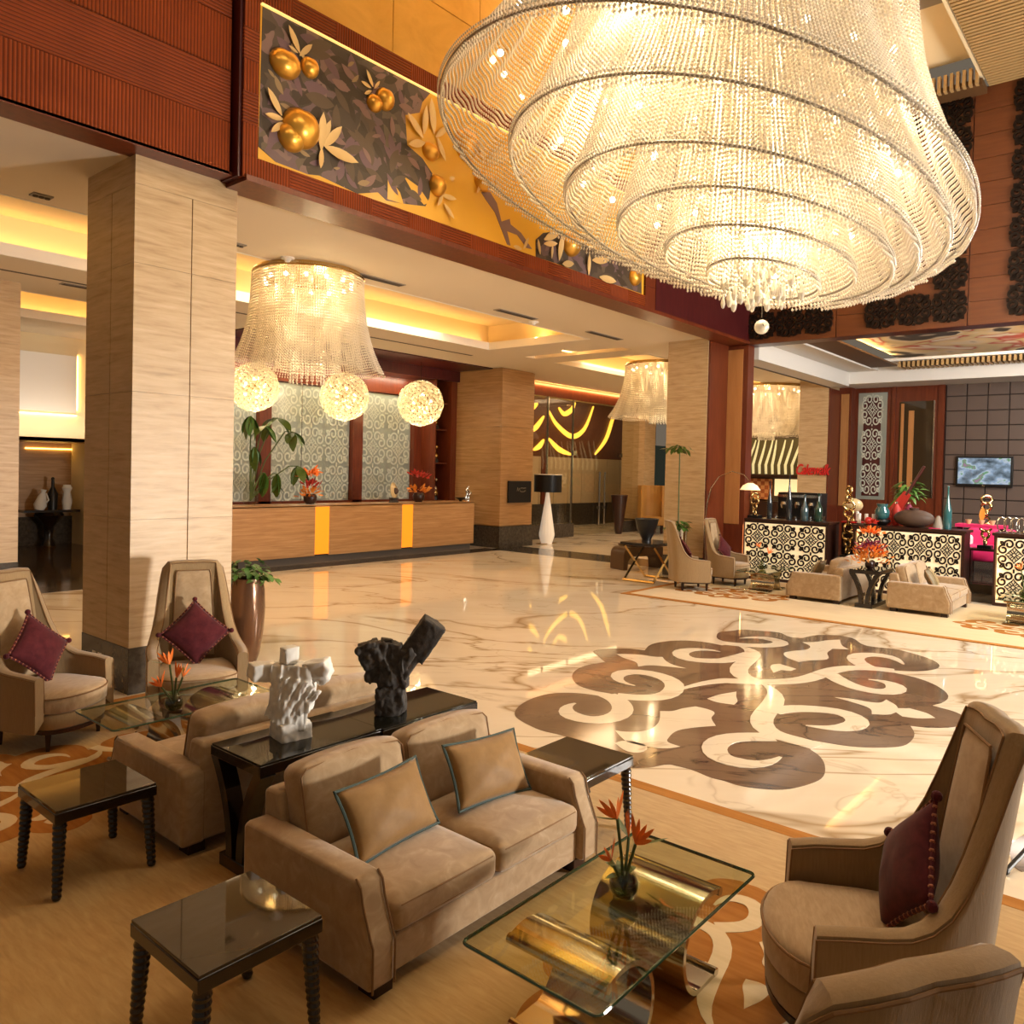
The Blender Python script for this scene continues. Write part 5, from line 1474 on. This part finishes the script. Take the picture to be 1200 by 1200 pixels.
def swirl(label, loc, n, r, group):
    t = thing('swirl_sculpture', label, 'sculpture', loc, 0, group)
    put('base', MB().box(-.12, .12, -.12, .12, 0, .06), 'black_plastic', t)
    for k in range(n):
        z = .06 + r * .8 + k * r * 1.45
        a = rad(50 * k)
        put('ring', MB().tube([(r * math.cos(b) * math.cos(a), r * math.cos(b) * math.sin(a), z + r * .8 * math.sin(b)) for b in [2 * PI * q / 14 for q in range(14)]], r * .28, 8, True).mesh('ring', 60), 'gold_metal', t)
    return t


WG = 'gold ring sculptures at the bar'
swirl('gold ring sculpture rising between the left and middle bar counters', (16.7, 5.15, .58), 9, .105, WG)
swirl('short gold ring sculpture at the left end of the left bar counter', (16.5, 7.05, 1.29), 4, .08, WG)
swirl('gold ring sculpture on a dark stand in the gap with the pink seats', (18.05, 2.95, .87), 7, .095, WG)


def bottle(label, loc, h, r, m, group):
    t = thing('bottle', label, 'bottle', loc, 0, group)
    put('glass', MB().lathe([(r * .9, 0), (r, .02), (r, h * .42), (r * .55, h * .6), (r * .25, h * .75), (r * .2, h * .96)], 16).mesh('glass', 50), m, t)
    put('stopper', MB().lathe([(r * .24, 0), (r * .3, h * .03), (r * .1, h * .05)], 10, (0, 0, h * .955)), m, t)


BG = 'tall bottles on the left bar counter'
bottle('first dark slender bottle from the left on the left bar counter', (16.5, 6.72, 1.29), .80, .055, 'dark_bottle', BG)
bottle('second, tallest grey bottle on the left bar counter', (16.5, 6.30, 1.29), 0.95, .06, 'dark_bottle', BG)
bottle('blue-grey bottle before the sign column on the left bar counter', (16.5, 5.97, 1.29), .55, .08, 'blue_glass', BG)
bottle('dark green bottle at the right end of the left bar counter', (16.5, 5.69, 1.29), .58, .085, 'green_glass', BG)
bottle('tall dark teal bottle on the right end of the middle bar counter', (16.5, 3.32, 1.29), .80, .075, 'teal_glass', None)
for k, (y, h) in enumerate(((6.55, .12), (6.12, .1), (5.82, .1), (5.55, .12))):
    t = thing('drinking_glass', 'small clear glass on the left bar counter, right of its ' + ('first dark bottle', 'tallest bottle', 'blue-grey bottle', 'dark green bottle')[k], 'glass', (16.4, y, 1.29), 0, 'small glasses on the bar')
    put('tumbler', MB().lathe([(.03, 0), (.04, h)], 12, cap=False), 'pane_glass', t)
for k, y in enumerate((5.13, 4.885, 4.75, 4.615)):
    ords = ('first', 'second', 'third', 'fourth')[k]
    zz = 1.29 if y < 5 else 1.30
    t = thing('candle', '%s white pillar candle from the left on the middle bar counter' % ords if k else 'white pillar candle left of the gold ring sculpture', 'candle', (16.5 if k else 17.2, y, zz), 0, 'white pillar candles')
    put('wax', MB().lathe([(.035, 0), (.035, .2), (.03, .21)], 12), 'candle_white', t)
    put('dish', MB().lathe([(.055, 0), (.06, .015)], 12), 'dark_wood', t)
t = thing('back_bar', 'low dark back bar with a red shelf behind the pedestal', 'counter', (17.25, 5.15, 0))
put('cabinet', MB().box(-.2, .2, -.24, .24, .02, 1.27), 'dark_wood', t)
put('shelf', MB().box(-.22, .22, -.25, .25, 1.27, 1.30), 'sign_red', t)
t = thing('shell_ornament', 'cream domed shell behind the gold ring sculpture', 'ornament', (17.25, 5.24, 1.30))
put('dome', MB().ball((0, 0, .33), .17, .2, .15), 'cream_shell', t)
put('stem', MB().lathe([(.07, 0), (.03, .05), (.03, .25)], 12), 'gold_metal', t)
t = thing('oar_sculpture', 'dark red and green blade leaning behind the middle bar counter', 'sculpture', (17.0, 4.75, .3))
M = Matrix.Translation((0, -.2, 1.0)) @ Matrix.Rotation(rad(33), 4, 'X')
put('blade', MB().prism([(-.10, 0), (.10, 0), (.11, .3), (.07, .75), (-.07, .75), (-.11, .3)], .05, M @ Matrix(((0, 0, 1, 0), (1, 0, 0, 0), (0, 1, 0, 0), (0, 0, 0, 1)))), 'petal_red', t)
put('blade_edge', MB().prism([(.10, 0), (.15, .02), (.14, .4), (.07, .75), (.11, .3)], .06, M @ Matrix(((0, 0, 1, 0), (1, 0, 0, 0), (0, 1, 0, 0), (0, 0, 0, 1)))), 'leaf_dark', t)
put('shaft', MB().tube([M @ Vector((.02, 0, .7)), M @ Vector((.02, .05, 1.35))], .028, 8), 'maroon_wood', t)
put('prop', MB().box(-.03, .03, -.23, -.17, 0, 1.02), 'dark_wood', t)
t = thing('vase', 'teal jar on a dark bowl on the middle bar counter', 'vase', (16.5, 4.46, 1.29))
put('jar', MB().lathe([(.06, .1), (.13, .16), (.14, .28), (.09, .36), (.11, .42)], 18).mesh('jar', 50), 'teal_glass', t)
put('bowl', MB().lathe([(.08, 0), (.16, .08), (.15, .12)], 18), 'black_plastic', t)
t = thing('ball_ornament', 'red ball at the left end of the middle bar counter', 'ornament', (16.4, 4.68, 1.29))
put('ball', MB().ball((0, 0, .08), .075), 'sign_red', t); put('dish', MB().lathe([(.04, 0), (.05, .015)], 12), 'dark_wood', t)
t = thing('pottery_vessel', 'big brown egg-shaped vessel lying on the middle bar counter', 'vase', (16.45, 3.88, 1.29))
put('body', MB().ball((0, 0, .17), .2, .36, .17, 24, 14).mesh('body', 80), 'clay_brown', t)
put('spout', MB().lathe([(.07, 0), (.09, .05)], 14, (0, 0, .32)), 'clay_brown', t)
t = thing('cone_ornament', 'grey stone cone beside the brown egg-shaped vessel', 'ornament', (16.5, 3.47, 1.29))
put('cone', MB().lathe([(.10, 0), (.10, .05), (.05, .2), (.02, .24)], 16).mesh('cone', 50), 'grey_stone', t)
put('tray', MB().box(-.12, .12, -.06, .13, 0, .012), 'pink_fabric', t)
t = thing('potted_plant', 'green plant in a red pot behind the brown vessel', 'plant', (18.6, 4.5, .3))
put('pot', MB().lathe([(.12, 0), (.16, .7), (.2, 1.3), (.17, 1.3)], 16, cap=False), 'petal_red', t)
bush(t, (0, 0, 1.55), .24, 90, 'leaf_light', .2, .07, 1.6)
for y, m, lab in ((4.28, 'petal_red', 'red'), (4.05, 'magenta_flower', 'purple')):
    t = thing('jar', 'small glossy %s jar behind the brown egg-shaped vessel' % lab, 'vase', (16.78, y, 1.29))
    put('body', MB().lathe([(.06, 0), (.1, .18), (.09, .32), (.03, .42)], 16).mesh('body', 50), m, t); put('lid', MB().ball((0, 0, .44), .03, n=8, m=6), 'silver', t)
for y, lab in ((3.18, 'left'), (2.96, 'middle'), (2.78, 'right')):
    t = thing('cup', 'small pale cup on the pink table, %s one of three' % lab, 'cup', (17.55, y - .02, 1.36), 0, 'cups on the pink table')
    put('bowl', MB().lathe([(.03, 0), (.06, .09), (.05, .09)], 12, cap=False), 'cream_shell', t)
    if lab == 'middle': put('plume', leaf_mesh(.3, .1, .1), 'petal_amber', t, loc=(0, 0, .05), rot=(0, rad(-80), 0))
t = thing('table', 'tall table with a bright pink top in the lounge gap', 'table', (17.6, 2.95, .3))
put('top', MB().box(-.18, .18, -.42, .42, 1.0, 1.06), 'pink_fabric', t)
for y in (-.36, .36): put('leg', MB().box(-.05, .05, y - .05, y + .05, 0, 1.0), 'dark_wood', t)
t = thing('stand', 'dark stand under the gold ring sculpture in the lounge gap', 'stand', (18.05, 2.95, .3))
put('top', MB().box(-.15, .15, -.3, .3, .52, .57), 'dark_wood', t)
for y in (-.25, .25): put('leg', MB().box(-.1, .1, y - .03, y + .03, 0, .52), 'dark_wood', t)
t = thing('lounge_chair', 'bright pink armchair seen through the lounge gap', 'armchair', (19.0, 3.05, .3))
put('seat', cushion_mesh(.9, .9, .3, .08, .03), 'pink_fabric', t, loc=(0, 0, .25))
put('backrest', cushion_mesh(.2, .9, .5, .08), 'pink_fabric', t, loc=(.4, 0, .4))
put('arm', cushion_mesh(.8, .18, .35, .07), 'pink_fabric', t, loc=(0, -.42, .4)); put('arm', cushion_mesh(.8, .18, .35, .07), 'candle_white', t, loc=(0, .42, .4))
for x in (-.35, .35):
    for y in (-.35, .35): put('leg', MB().box(x - .04, x + .04, y - .04, y + .04, 0, .26), 'dark_wood', t)
t = thing('wire_centrepiece', 'looped wire centrepiece on the right bar counter', 'ornament', (16.5, 2.25, 1.29))
for k in range(5): put('loop', MB().tube([(0.04 * math.sin(k), .2 - .1 * k + .07 * math.cos(b), .14 + .13 * math.sin(b)) for b in [2 * PI * q / 12 for q in range(12)]], .010, 5, True), 'silver', t)
t = thing('bottle', 'green-necked bottle at the right edge of the bar', 'bottle', (16.6, 2.03, 1.29))
put('glass', MB().lathe([(.07, 0), (.07, .25), (.025, .4), (.02, .62)], 14).mesh('glass', 50), 'green_glass', t); put('label_band', MB().lathe([(.072, .05), (.072, .18)], 14), 'clay_brown', t)
t = thing('coffee_machine', 'dark coffee machine with steel trim behind the bottles of the left bar', 'machine', (17.6, 6.45, .3))
put('cabinet', MB().box(-.25, .25, -.75, .75, 0, .92), 'dark_wood', t)
put('housing', MB().box(-.2, .2, -.5, .45, .92, 1.55), 'black_plastic', t, bevel=.02)
for y in (-.3, .0, .3): put('group_head', MB().lathe([(.05, 0), (.07, .08), (.05, .14)], 12, (-.24, y, 1.2)), 'silver', t)
put('steel_trim', MB().box(-.22, -.2, -.5, .45, 1.44, 1.5), 'silver', t)
put('drip_tray', MB().box(-.32, -.2, -.5, .45, .95, 1.0), 'silver', t)
# arc lamp
t = thing('arc_lamp', 'thin arching floor lamp with a cream dome shade at the bar corner', 'lamp', (15.2, 7.5, .012))
put('base', MB().lathe([(.08, 0), (.08, .03), (.02, .05)], 20), 'chrome', t)
put('arch', MB().tube([(0, .0, .04), (0, .07, 1.0), (0, .02, 1.6), (0, -.06, 1.92), (0, -.23, 2.155), (0, -.51, 2.265), (0, -.77, 2.2), (0, -.88, 2.08)], .011, 8), 'chrome', t)
put('shade', MB().lathe([(.05, .14), (.14, .09), (.20, 0), (.19, 0), (.13, .08)], 20, (0, -.90, 1.90), cap=False).mesh('shade', 60), 'lit_shade', t)
# television
t = thing('television', 'flat television on the brown panelled lounge wall', 'television', (23.92, 3.99, 2.45))
put('case', MB().box(-.06, .055, -.65, .65, -.40, .40), 'black_plastic', t, bevel=.01)
put('screen', MB().box(-.066, -.06, -.60, .60, -.33, .35), 'tv_screen', t)
put('badge', MB().box(-.068, -.06, -.03, .03, -.385, -.365), 'silver', t)
# script sign
cu = bpy.data.curves.new('script', 'FONT'); cu.body = 'Cakewalk'; cu.size = .42; cu.shear = .35; cu.extrude = .02; cu.offset = .006; cu.align_x = 'CENTER'; cu.space_character = .92
tmp = bpy.data.objects.new('tmp', cu); COL.objects.link(tmp)
me = bpy.data.meshes.new_from_object(tmp.evaluated_get(bpy.context.evaluated_depsgraph_get())); bpy.data.objects.remove(tmp)
sg = put('script_sign', me, None, None)
me.materials.clear(); me.materials.append(MT['sign_red'])
sg.matrix_world = Matrix.Translation((22.66, 8.03, 2.27)) @ Matrix(((0, 0, -1, 0), (-1, 0, 0, 0), (0, 1, 0, 0), (0, 0, 0, 1))) @ Matrix.Diagonal((.62, 1.0, 1, 1))
tag(sg, 'red script sign reading Cakewalk on the far travertine column', 'sign')
# a thin rod on the floor at the right edge
t = thing('metal_rod', 'dark rod tip poking in at the right edge above the marble', 'rod', (5.18, .69, 0))
put('shaft', MB().tube([(0, 0, .02), (1.0, -.26, .25)], .014, 8), 'black_plastic', t); put('tip', MB().ball((0, 0, .02), .02, n=8, m=6), 'black_plastic', t)

# ================================================================ MURAL
t = thing('relief_mural', 'long gold mural with dark foliage and raised golden fruit in a timber frame', 'mural', (4.25, 7.15, 5.03))
ox, oz = 4.44 - 4.25, 5.25 - 5.03
L, Hm = 7.45, 1.56
put('ground', MB().box(ox - .02, ox + L, 0.03, .08, oz, oz + Hm), 'painted_gold', t)
put('box', MB().box(0, 8.0, .08, .42, 0.0, 1.98), 'maroon_wood', t)
MM = Matrix.Translation((ox, .03, oz)) @ Matrix.Rotation(PI / 2, 4, 'X')
cl = lambda P: [(min(max(x, 0), L), min(max(z, 0.005), Hm - .01)) for x, z in P]
for p in MUR_D: put('painted_foliage', MB().prism(cl(p), .004, MM), 'mural_foliage', t)


def inside(p, P):
    c = False
    for i in range(len(P)):
        a, b = P[i - 1], P[i]
        if (a[1] > p[1]) != (b[1] > p[1]) and p[0] < (b[0] - a[0]) * (p[1] - a[1]) / (b[1] - a[1]) + a[0]: c = not c
    return c


for li, (mt, num, sz) in enumerate((('painted_umber', 46, .34), ('painted_plum', 40, .30), ('painted_brown', 40, .32), ('painted_mauve', 22, .22), ('painted_tan', 9, .16))):
    mb = MB(); done = 0
    while done < num:
        D = MUR_D[0] if RN.random() < .82 else MUR_D[1]
        xs_ = [q[0] for q in D]; x = RN.uniform(min(xs_), max(xs_)); z = RN.uniform(.05, Hm - .05); an = RN.uniform(0, 2 * PI); ll = sz * RN.uniform(.6, 1.25); wd = ll * RN.uniform(.28, .42); cv = RN.uniform(-.25, .25)
        pts = []
        for s_, rng_ in ((1, range(0, 9)), (-1, range(8, -1, -1))):
            for k in rng_:
                u = k / 8; v = s_ * wd * .5 * math.sin(PI * u) ** .8 + cv * ll * u * (1 - u)
                pts.append((x + ll * u * math.cos(an) - v * math.sin(an), z + ll * u * math.sin(an) + v * math.cos(an)))
        if not all(inside(q, D) for q in pts): done += .02; continue
        pts = pts[:9] + pts[10:-1]
        mb.prism(pts, .0008, Matrix.Translation((0, -.0042 - .0012 * li - .00002 * int(done), 0)) @ MM); done += 1
    put('painted_leaves', mb, mt, t)['kind'] = 'stuff'
put('painted_branch', MB().prism(cl(MUR_B), .005, MM), 'painted_mauve', t)
for p in MUR_G: put('painted_gap', MB().prism(cl(p), .006, MM), 'painted_gold', t)
for (a, b) in MUR_L:
    a, b = Vector(a), Vector(b); d = b - a; ln = min(max(d.length, .12), .40); ang = math.atan2(d.y, d.x)
    lm = leaf_mesh(ln * 1.05, ln * .30, -.12, 5, 'leaf', .25)
    lm.transform(Matrix.Translation((ox + a.x, .02, oz + a.y)) @ Matrix.Rotation(PI / 2, 4, 'X') @ Matrix.Translation((0, 0, .012)) @ Matrix.Rotation(ang, 4, 'Z'))
    put('leaf', lm, 'relief_leaf', t)
for x, z, rx, rz_ in MUR_F:
    bm_ = MB().ball((ox + x, .02, oz + z), rx, min(rx, rz_) * .8, rz_, 18, 12).mesh('fruit', 80)
    for v in bm_.vertices:
        d = Vector((v.co.x - ox - x, v.co.z - oz - z))
        k = abs(d.x) / rx
        if d.y > 0: v.co.z -= .10 * rz_ * math.exp(-(k / .25) ** 2)
    put('fruit', bm_, 'relief_gold', t)
fx = [-.0, .19] ; n = 12
for i in range(14):
    x0 = ox + L + .02 - (i + 1) * .547; x1 = x0 + .543
    put('frame_panel', MB().box(max(0, x0), x1, 0, .08, 0, oz), 'wood_vertical' if i % 2 else 'wood_horizontal', t)
    put('frame_panel', MB().box(max(0, x0), x1, 0, .08, oz + Hm, 1.98), 'wood_vertical' if i % 2 else 'wood_horizontal', t)
for j in range(5):
    put('frame_panel', MB().box(0, ox - .02, 0, .08, oz + .004 + j * .311, oz + .311 + j * .311), 'wood_horizontal' if j % 2 else 'wood_vertical', t)
    put('frame_panel', MB().box(ox + L + .02, 8.0, 0, .08, .0 + j * .395, .39 + j * .395), 'red_wood', t)
put('light_line', MB().box(ox, ox + L, .0, .03, oz + Hm - .025, oz + Hm - .008), 'mural_line', t)
put('side_panel', MB().box(-.03, 0, .03, .42, -.0, 4.6), 'maroon_wood', t)

# ================================================================ CHANDELIERS
import array


def beads(name, strands, sp, r, parent, mat, el=1.35):
    vs = array.array('f'); cnt = 0
    for S in strands:
        # S: list of points, resampled at even spacing
        acc = 0.0; nxt = 0.0
        for a, b in zip(S, S[1:]):
            d = (b[0] - a[0], b[1] - a[1], b[2] - a[2]); ln = math.sqrt(d[0] ** 2 + d[1] ** 2 + d[2] ** 2)
            while nxt <= acc + ln:
                k = (nxt - acc) / ln if ln else 0
                x, y, z = a[0] + d[0] * k, a[1] + d[1] * k, a[2] + d[2] * k
                vs.extend((x, y, z - r * el, x + r, y, z, x, y + r, z, x - r, y, z, x, y - r, z, x, y, z + r * el)); cnt += 1
                nxt += sp
            acc += ln
    base = (0, 2, 1, 0, 3, 2, 0, 4, 3, 0, 1, 4, 5, 1, 2, 5, 2, 3, 5, 3, 4, 5, 4, 1)
    me = bpy.data.meshes.new(name)
    me.vertices.add(cnt * 6); me.vertices.foreach_set('co', vs)
    nl = cnt * 24
    import numpy as np
    li = (np.tile(np.array(base, dtype=np.int32), cnt) + np.repeat(np.arange(cnt, dtype=np.int32) * 6, 24))
    me.loops.add(nl); me.loops.foreach_set('vertex_index', li)
    me.polygons.add(cnt * 8); me.polygons.foreach_set('loop_start', np.arange(0, nl, 3, dtype=np.int32))
    me.update(); me.validate()
    o = put(name, me, mat, parent); o['kind'] = 'stuff'
    return o


t = thing('chandelier', 'giant tiered crystal bead chandelier hanging over the marble medallion', 'chandelier', (0, 0, 0))
TOPC = Vector((7.95, 3.65, 9.15))
TIERS = [(7.656, 4.132, 5.252, 2.752, .25, -.20, 1.58), (7.79, 3.874, 4.991, 2.258, .25, -.19, 1.28), (7.87, 3.71, 4.72, 1.807, .22, -.17, 1.02), (7.94, 3.54, 4.535, 1.398, .21, -.15, .78), (7.98, 3.46, 4.40, .96, .19, -.13, .55), (8.0, 3.41, 4.245, .567, .18, -.12, .36)]


def ringpt(T, a, k=1.0):
    X, Y, Z, Rr, nx, ny, _ = T
    nn = Vector((nx, ny, 1)).normalized(); u = nn.cross(Vector((0, 1, 0))).normalized(); v = nn.cross(u)
    return Vector((X, Y, Z)) + (u * math.cos(a) + v * math.sin(a)) * Rr * k


for i, T in enumerate(TIERS):
    Rr = T[3]; n = int(2 * PI * Rr / .046)
    st = []
    for k in range(n):
        a = 2 * PI * k / n; B = ringpt(T, a); d = B - Vector((T[0], T[1], B.z)); az = math.atan2(B.y - T[1], B.x - T[0])
        Tp = TOPC + Vector((math.cos(az), math.sin(az), 0)) * T[6]
        rb = math.hypot(B.x - T[0], B.y - T[1])
        P = []
        for q in range(13):
            s = q / 12; z = Tp.z + (B.z - Tp.z) * s
            e = s ** 2.3; rr = (T[6] + (rb - T[6]) * (.30 * s + .70 * s ** 3.2)) * (1 + .022 * math.sin(26 * az) * s * (1 - s) * 4)
            c = TOPC.lerp(Vector((T[0], T[1], 0)), s)
            P.append((c.x + rr * math.cos(az), c.y + rr * math.sin(az), z))
        P.append((B.x, B.y, B.z - .09))
        st.append(P)
    beads('bead_curtain', st, .047, .0175, t, 'crystal')
    put('ring', MB().tube([ringpt(T, 2 * PI * k / 72) for k in range(72)], .014, 8, True).mesh('ring', 60), 'ring_steel', t)
    st = []
    # beads lacing the ring itself
    for off in (.028, -.012):
        L = [ringpt(T, 2 * PI * k / 180, 1.012) + Vector((0, 0, off)) for k in range(181)]; st.append([tuple(p) for p in L])
    beads('ring_beads', st, .040, .0125, t, 'crystal_bright')
put('ceiling_plate', MB().lathe([(2.0, 9.12), (2.0, 9.19)], 40, (TOPC.x, TOPC.y, 0)), 'gold_metal', t)
bl = MB().ball((0, 0, 0), .032, n=8, m=6).mesh('bulb', 60); bl.materials.append(MT['bulb'])
for i, T in enumerate(TIERS[:-1]):
    n = (22, 18, 14, 10, 7)[i]
    for k in range(n):
        a = 2 * PI * (k + .3 * i) / n + RN.uniform(-.1, .1); p = ringpt(T, a, .80)
        o = bpy.data.objects.new('bulb', bl); COL.objects.link(o); o.parent = t; o.location = (p.x, p.y, p.z + .35 + RN.uniform(0, .7))
for k in range(14):
    a = 2 * PI * k / 14
    o = bpy.data.objects.new('bulb', bl); COL.objects.link(o); o.parent = t; o.location = (8.0 + .17 * math.cos(a), 3.4 + .17 * math.sin(a), 4.5 + .12 * (k % 3)); o.scale = (1.3, 1.3, 1.3)
drop = MB().lathe([(.003, .10), (.018, .045), (.024, .015), (.014, -.02), (.002, -.03)], 8).mesh('crystal_drop', 20); drop.materials.append(MT['crystal_bright'])
for k in range(70):
    a = RN.uniform(0, 2 * PI); rr = .40 * math.sqrt(RN.random()); z = 4.02 + RN.uniform(-.06, .34)
    o = bpy.data.objects.new('crystal_drop', drop); COL.objects.link(o); o.parent = t; o.location = (8.0 + rr * math.cos(a), 3.4 + rr * math.sin(a), z); s = RN.uniform(.9, 1.7); o.scale = (s, s, s)
st = []
for k in range(36):
    a = 2 * PI * k / 36; rr = .38 if k % 2 else .24
    st.append([(8.0 + rr * math.cos(a), 3.4 + rr * math.sin(a), 4.55), (8.0 + rr * math.cos(a), 3.4 + rr * math.sin(a), 4.08)])
beads('drop_strands', st, .05, .018, t, 'crystal_bright')
put('ball_wire', MB().tube([(8.0, 3.4, 4.1), (8.0, 3.4, 3.85)], .004, 5), 'silver', t)
bp = put('crystal_ball', MB().ball((8.0, 3.4, 3.75), .075, n=20, m=14).mesh('crystal_ball', 80), 'crystal_bright', t)
put('engraved_mark', MB().tube([(7.942, 3.352, 3.745), (7.935, 3.358, 3.765), (7.942, 3.364, 3.75), (7.95, 3.37, 3.77)], .005, 4), 'clay_brown', bp)
for (x, y, z, wt) in ((7.95, 3.6, 7.8, 230), (7.9, 3.7, 6.4, 230), (7.9, 3.6, 5.4, 160), (8.0, 3.4, 4.75, 55), (7.7, 5.3, 6.3, 50), (9.7, 3.2, 5.5, 130), (6.1, 3.8, 6.2, 60), (7.9, 2.1, 5.6, 150), (7.9, 4.9, 7.3, 120), (6.8, 3.4, 7.3, 120)):
    point('chandelier_lamp', (x, y, z), wt * 1.15, (1, .81, .54), .28)


def lobby_chandelier(label, c, Rt, Rb, zb, group):
    t = thing('chandelier', label, 'chandelier', (c[0], c[1], ZC), 0, group)
    put('ceiling_plate', MB().lathe([(Rt * .98, -.05), (Rt * .98, 0)], 32), 'gold_metal', t)
    h = zb - ZC
    for j, (kt, kb, hh) in enumerate(((1, 1, 1), (.86, .72, .97), (.6, .42, 1.0))):
        st = []; n = int(2 * PI * Rb * kb / .042)
        for k in range(n):
            a = 2 * PI * k / n; wv = 1 + .035 * math.sin(9 * a)
            P = []
            for q in range(9):
                s = q / 8; r = Rt * kt + (Rb * kb * wv - Rt * kt) * (.12 * s + .88 * s ** 2.6)
                P.append((r * math.cos(a), r * math.sin(a), -.05 + (h * hh + .05) * s))
            st.append(P)
        beads('bead_curtain', st, .040, .0145, t, 'crystal')
    put('ring', MB().tube([(Rt * math.cos(2 * PI * k / 40), Rt * math.sin(2 * PI * k / 40), -.06) for k in range(40)], .02, 6, True), 'gold_metal', t)
    st = [[(.25 * math.cos(a), .25 * math.sin(a), h * .8), (.25 * math.cos(a), .25 * math.sin(a), h - .16)] for a in [2 * PI * k / 20 for k in range(20)]]
    beads('drop_strands', st, .05, .02, t, 'crystal_bright')
    for k in range(14):
        a = 2 * PI * k / 14
        o = bpy.data.objects.new('bulb', bl); COL.objects.link(o); o.parent = t; o.location = (Rt * .8 * math.cos(a), Rt * .8 * math.sin(a), -.16)
    for k in range(3):
        a = 2 * PI * k / 3 + .5
        point('chandelier_lamp', (c[0] + .4 * math.cos(a), c[1] + .4 * math.sin(a), ZC - .35), 26, (1, .75, .40), .08)
    point('chandelier_lamp', (c[0], c[1], ZC + h * .7), 22, (1, .75, .42), .08)


LG = 'bell-shaped bead chandeliers of the low lobby'
lobby_chandelier('bell-shaped bead chandelier over the reception, right of the column', (7.06, 10.0), .80, 1.12, 3.58, LG)
lobby_chandelier('bell-shaped bead chandelier half hidden by the far travertine column', (18.25, 10.45), .90, 1.30, 3.62, LG)
lobby_chandelier('bell-shaped bead chandelier in the pastry shop beyond the bar', (24.6, 10.2), 1.2, 1.6, 3.5, LG)


def globe(label, c, r, group):
    t = thing('globe_pendant', label, 'lamp', c, 0, group)
    put('cord', MB().tube([(0, 0, r), (0, 0, ZC - .03 - c[2])], .008, 5), 'black_plastic', t)
    n = 420; dv = []; df = []; rv = MB()
    for k in range(n):
        z = 1 - 2 * (k + .5) / n; a = k * 2.399963; q = math.sqrt(1 - z * z)
        d = Vector((q * math.cos(a), q * math.sin(a), z)); u = d.orthogonal().normalized(); v = d.cross(u); rr = r * (1 + .03 * math.sin(k * 7))
        b = len(dv)
        dv += [d * rr * .93] + [d * rr + (u * math.cos(w_) + v * math.sin(w_)) * r * .09 for w_ in [PI / 3 * e for e in range(6)]]
        df += [(b, b + 1 + e, b + 1 + (e + 1) % 6) for e in range(6)]
        if k % 3 == 0: rv.tube([d * r * .12, d * r * .93], .004, 3, cap=False)
    mb = MB(); mb.add(dv, df)
    put('glass_petals', mb, 'petal_disc', t)['kind'] = 'stuff'
    put('spokes', rv, 'gold_metal', t)['kind'] = 'stuff'
    put('core', MB().ball((0, 0, 0), r * .12, n=10, m=8), 'gold_metal', t)
    for k in range(9):
        a = k * 2.4; z = -1 + 2 * (k + .5) / 9; q = math.sqrt(1 - z * z)
        o = bpy.data.objects.new('bulb', bl); COL.objects.link(o); o.parent = t; o.location = (q * math.cos(a) * r * .45, q * math.sin(a) * r * .45, z * r * .45); o.scale = (1.2, 1.2, 1.2)
        if k % 3 == 0: point('globe_lamp', (c[0] + q * math.cos(a) * r * .5, c[1] + q * math.sin(a) * r * .5, c[2] + z * r * .5), 21, (1, .78, .46), .06)


GL = 'dandelion globe pendants over the reception counter'
globe('dandelion globe pendant nearest the column over the reception counter', (9.64, 15.6, 3.88), .53, GL)
globe('middle dandelion globe pendant under the bell chandelier', (12.1, 15.6, 3.88), .58, GL)
globe('right dandelion globe pendant beside the red niche', (14.62, 15.6, 3.92), .60, GL)

# ---- ceiling fittings
VGp = 'slot vents in the low ceiling'
for x, y, l, lab in ((7.95, 9.43, .9, 'slot vent in the low ceiling right of the reception chandelier'), (11.15, 9.4, 1.1, 'slot vent in the middle of the low ceiling'), (13.9, 9.3, 1.2, 'slot vent near the far end of the low ceiling'), (6.2, 13.95, 2.2, 'long slot vent in the low ceiling left of the column')):
    t = thing('ceiling_vent', lab, 'vent', (x, y, ZC), 0, VGp)
    put('frame', MB().box(-l / 2, l / 2, -.08, .08, -.012, 0), 'vent_grey', t)
    for k in range(4): put('slat', MB().box(-l / 2 + .03, l / 2 - .03, -.06 + .035 * k, -.045 + .035 * k, -.018, -.012), 'dark_slot', t)
for x, y, lab in ((3.28, 9.53, 'square downlight in the ceiling left of the column'), (5.58, 9.48, 'square downlight in the ceiling right of the column')):
    t = thing('downlight', lab, 'lamp', (x, y, ZC), 0, 'square ceiling downlights')
    put('trim', MB().box(-.10, .10, -.07, .07, -.015, 0), 'vent_grey', t)
    for k in (-1, 0, 1): put('lens', MB().lathe([(.025, -.03), (.03, -.015)], 10, (k * .06, 0, 0)), 'dark_slot', t)
for x, y, lab in ((6.36, 9.51, 'white smoke detector above the reception chandelier'), (11.9, 9.6, 'small white smoke detector near the coffer corner')):
    t = thing('smoke_detector', lab, 'detector', (x, y, ZC), 0, 'ceiling smoke detectors')
    put('base', MB().lathe([(.09, -.02), (.10, 0)], 16), 'pure_white', t); put('sensor', MB().lathe([(.03, -.06), (.06, -.02)], 14), 'pure_white', t)
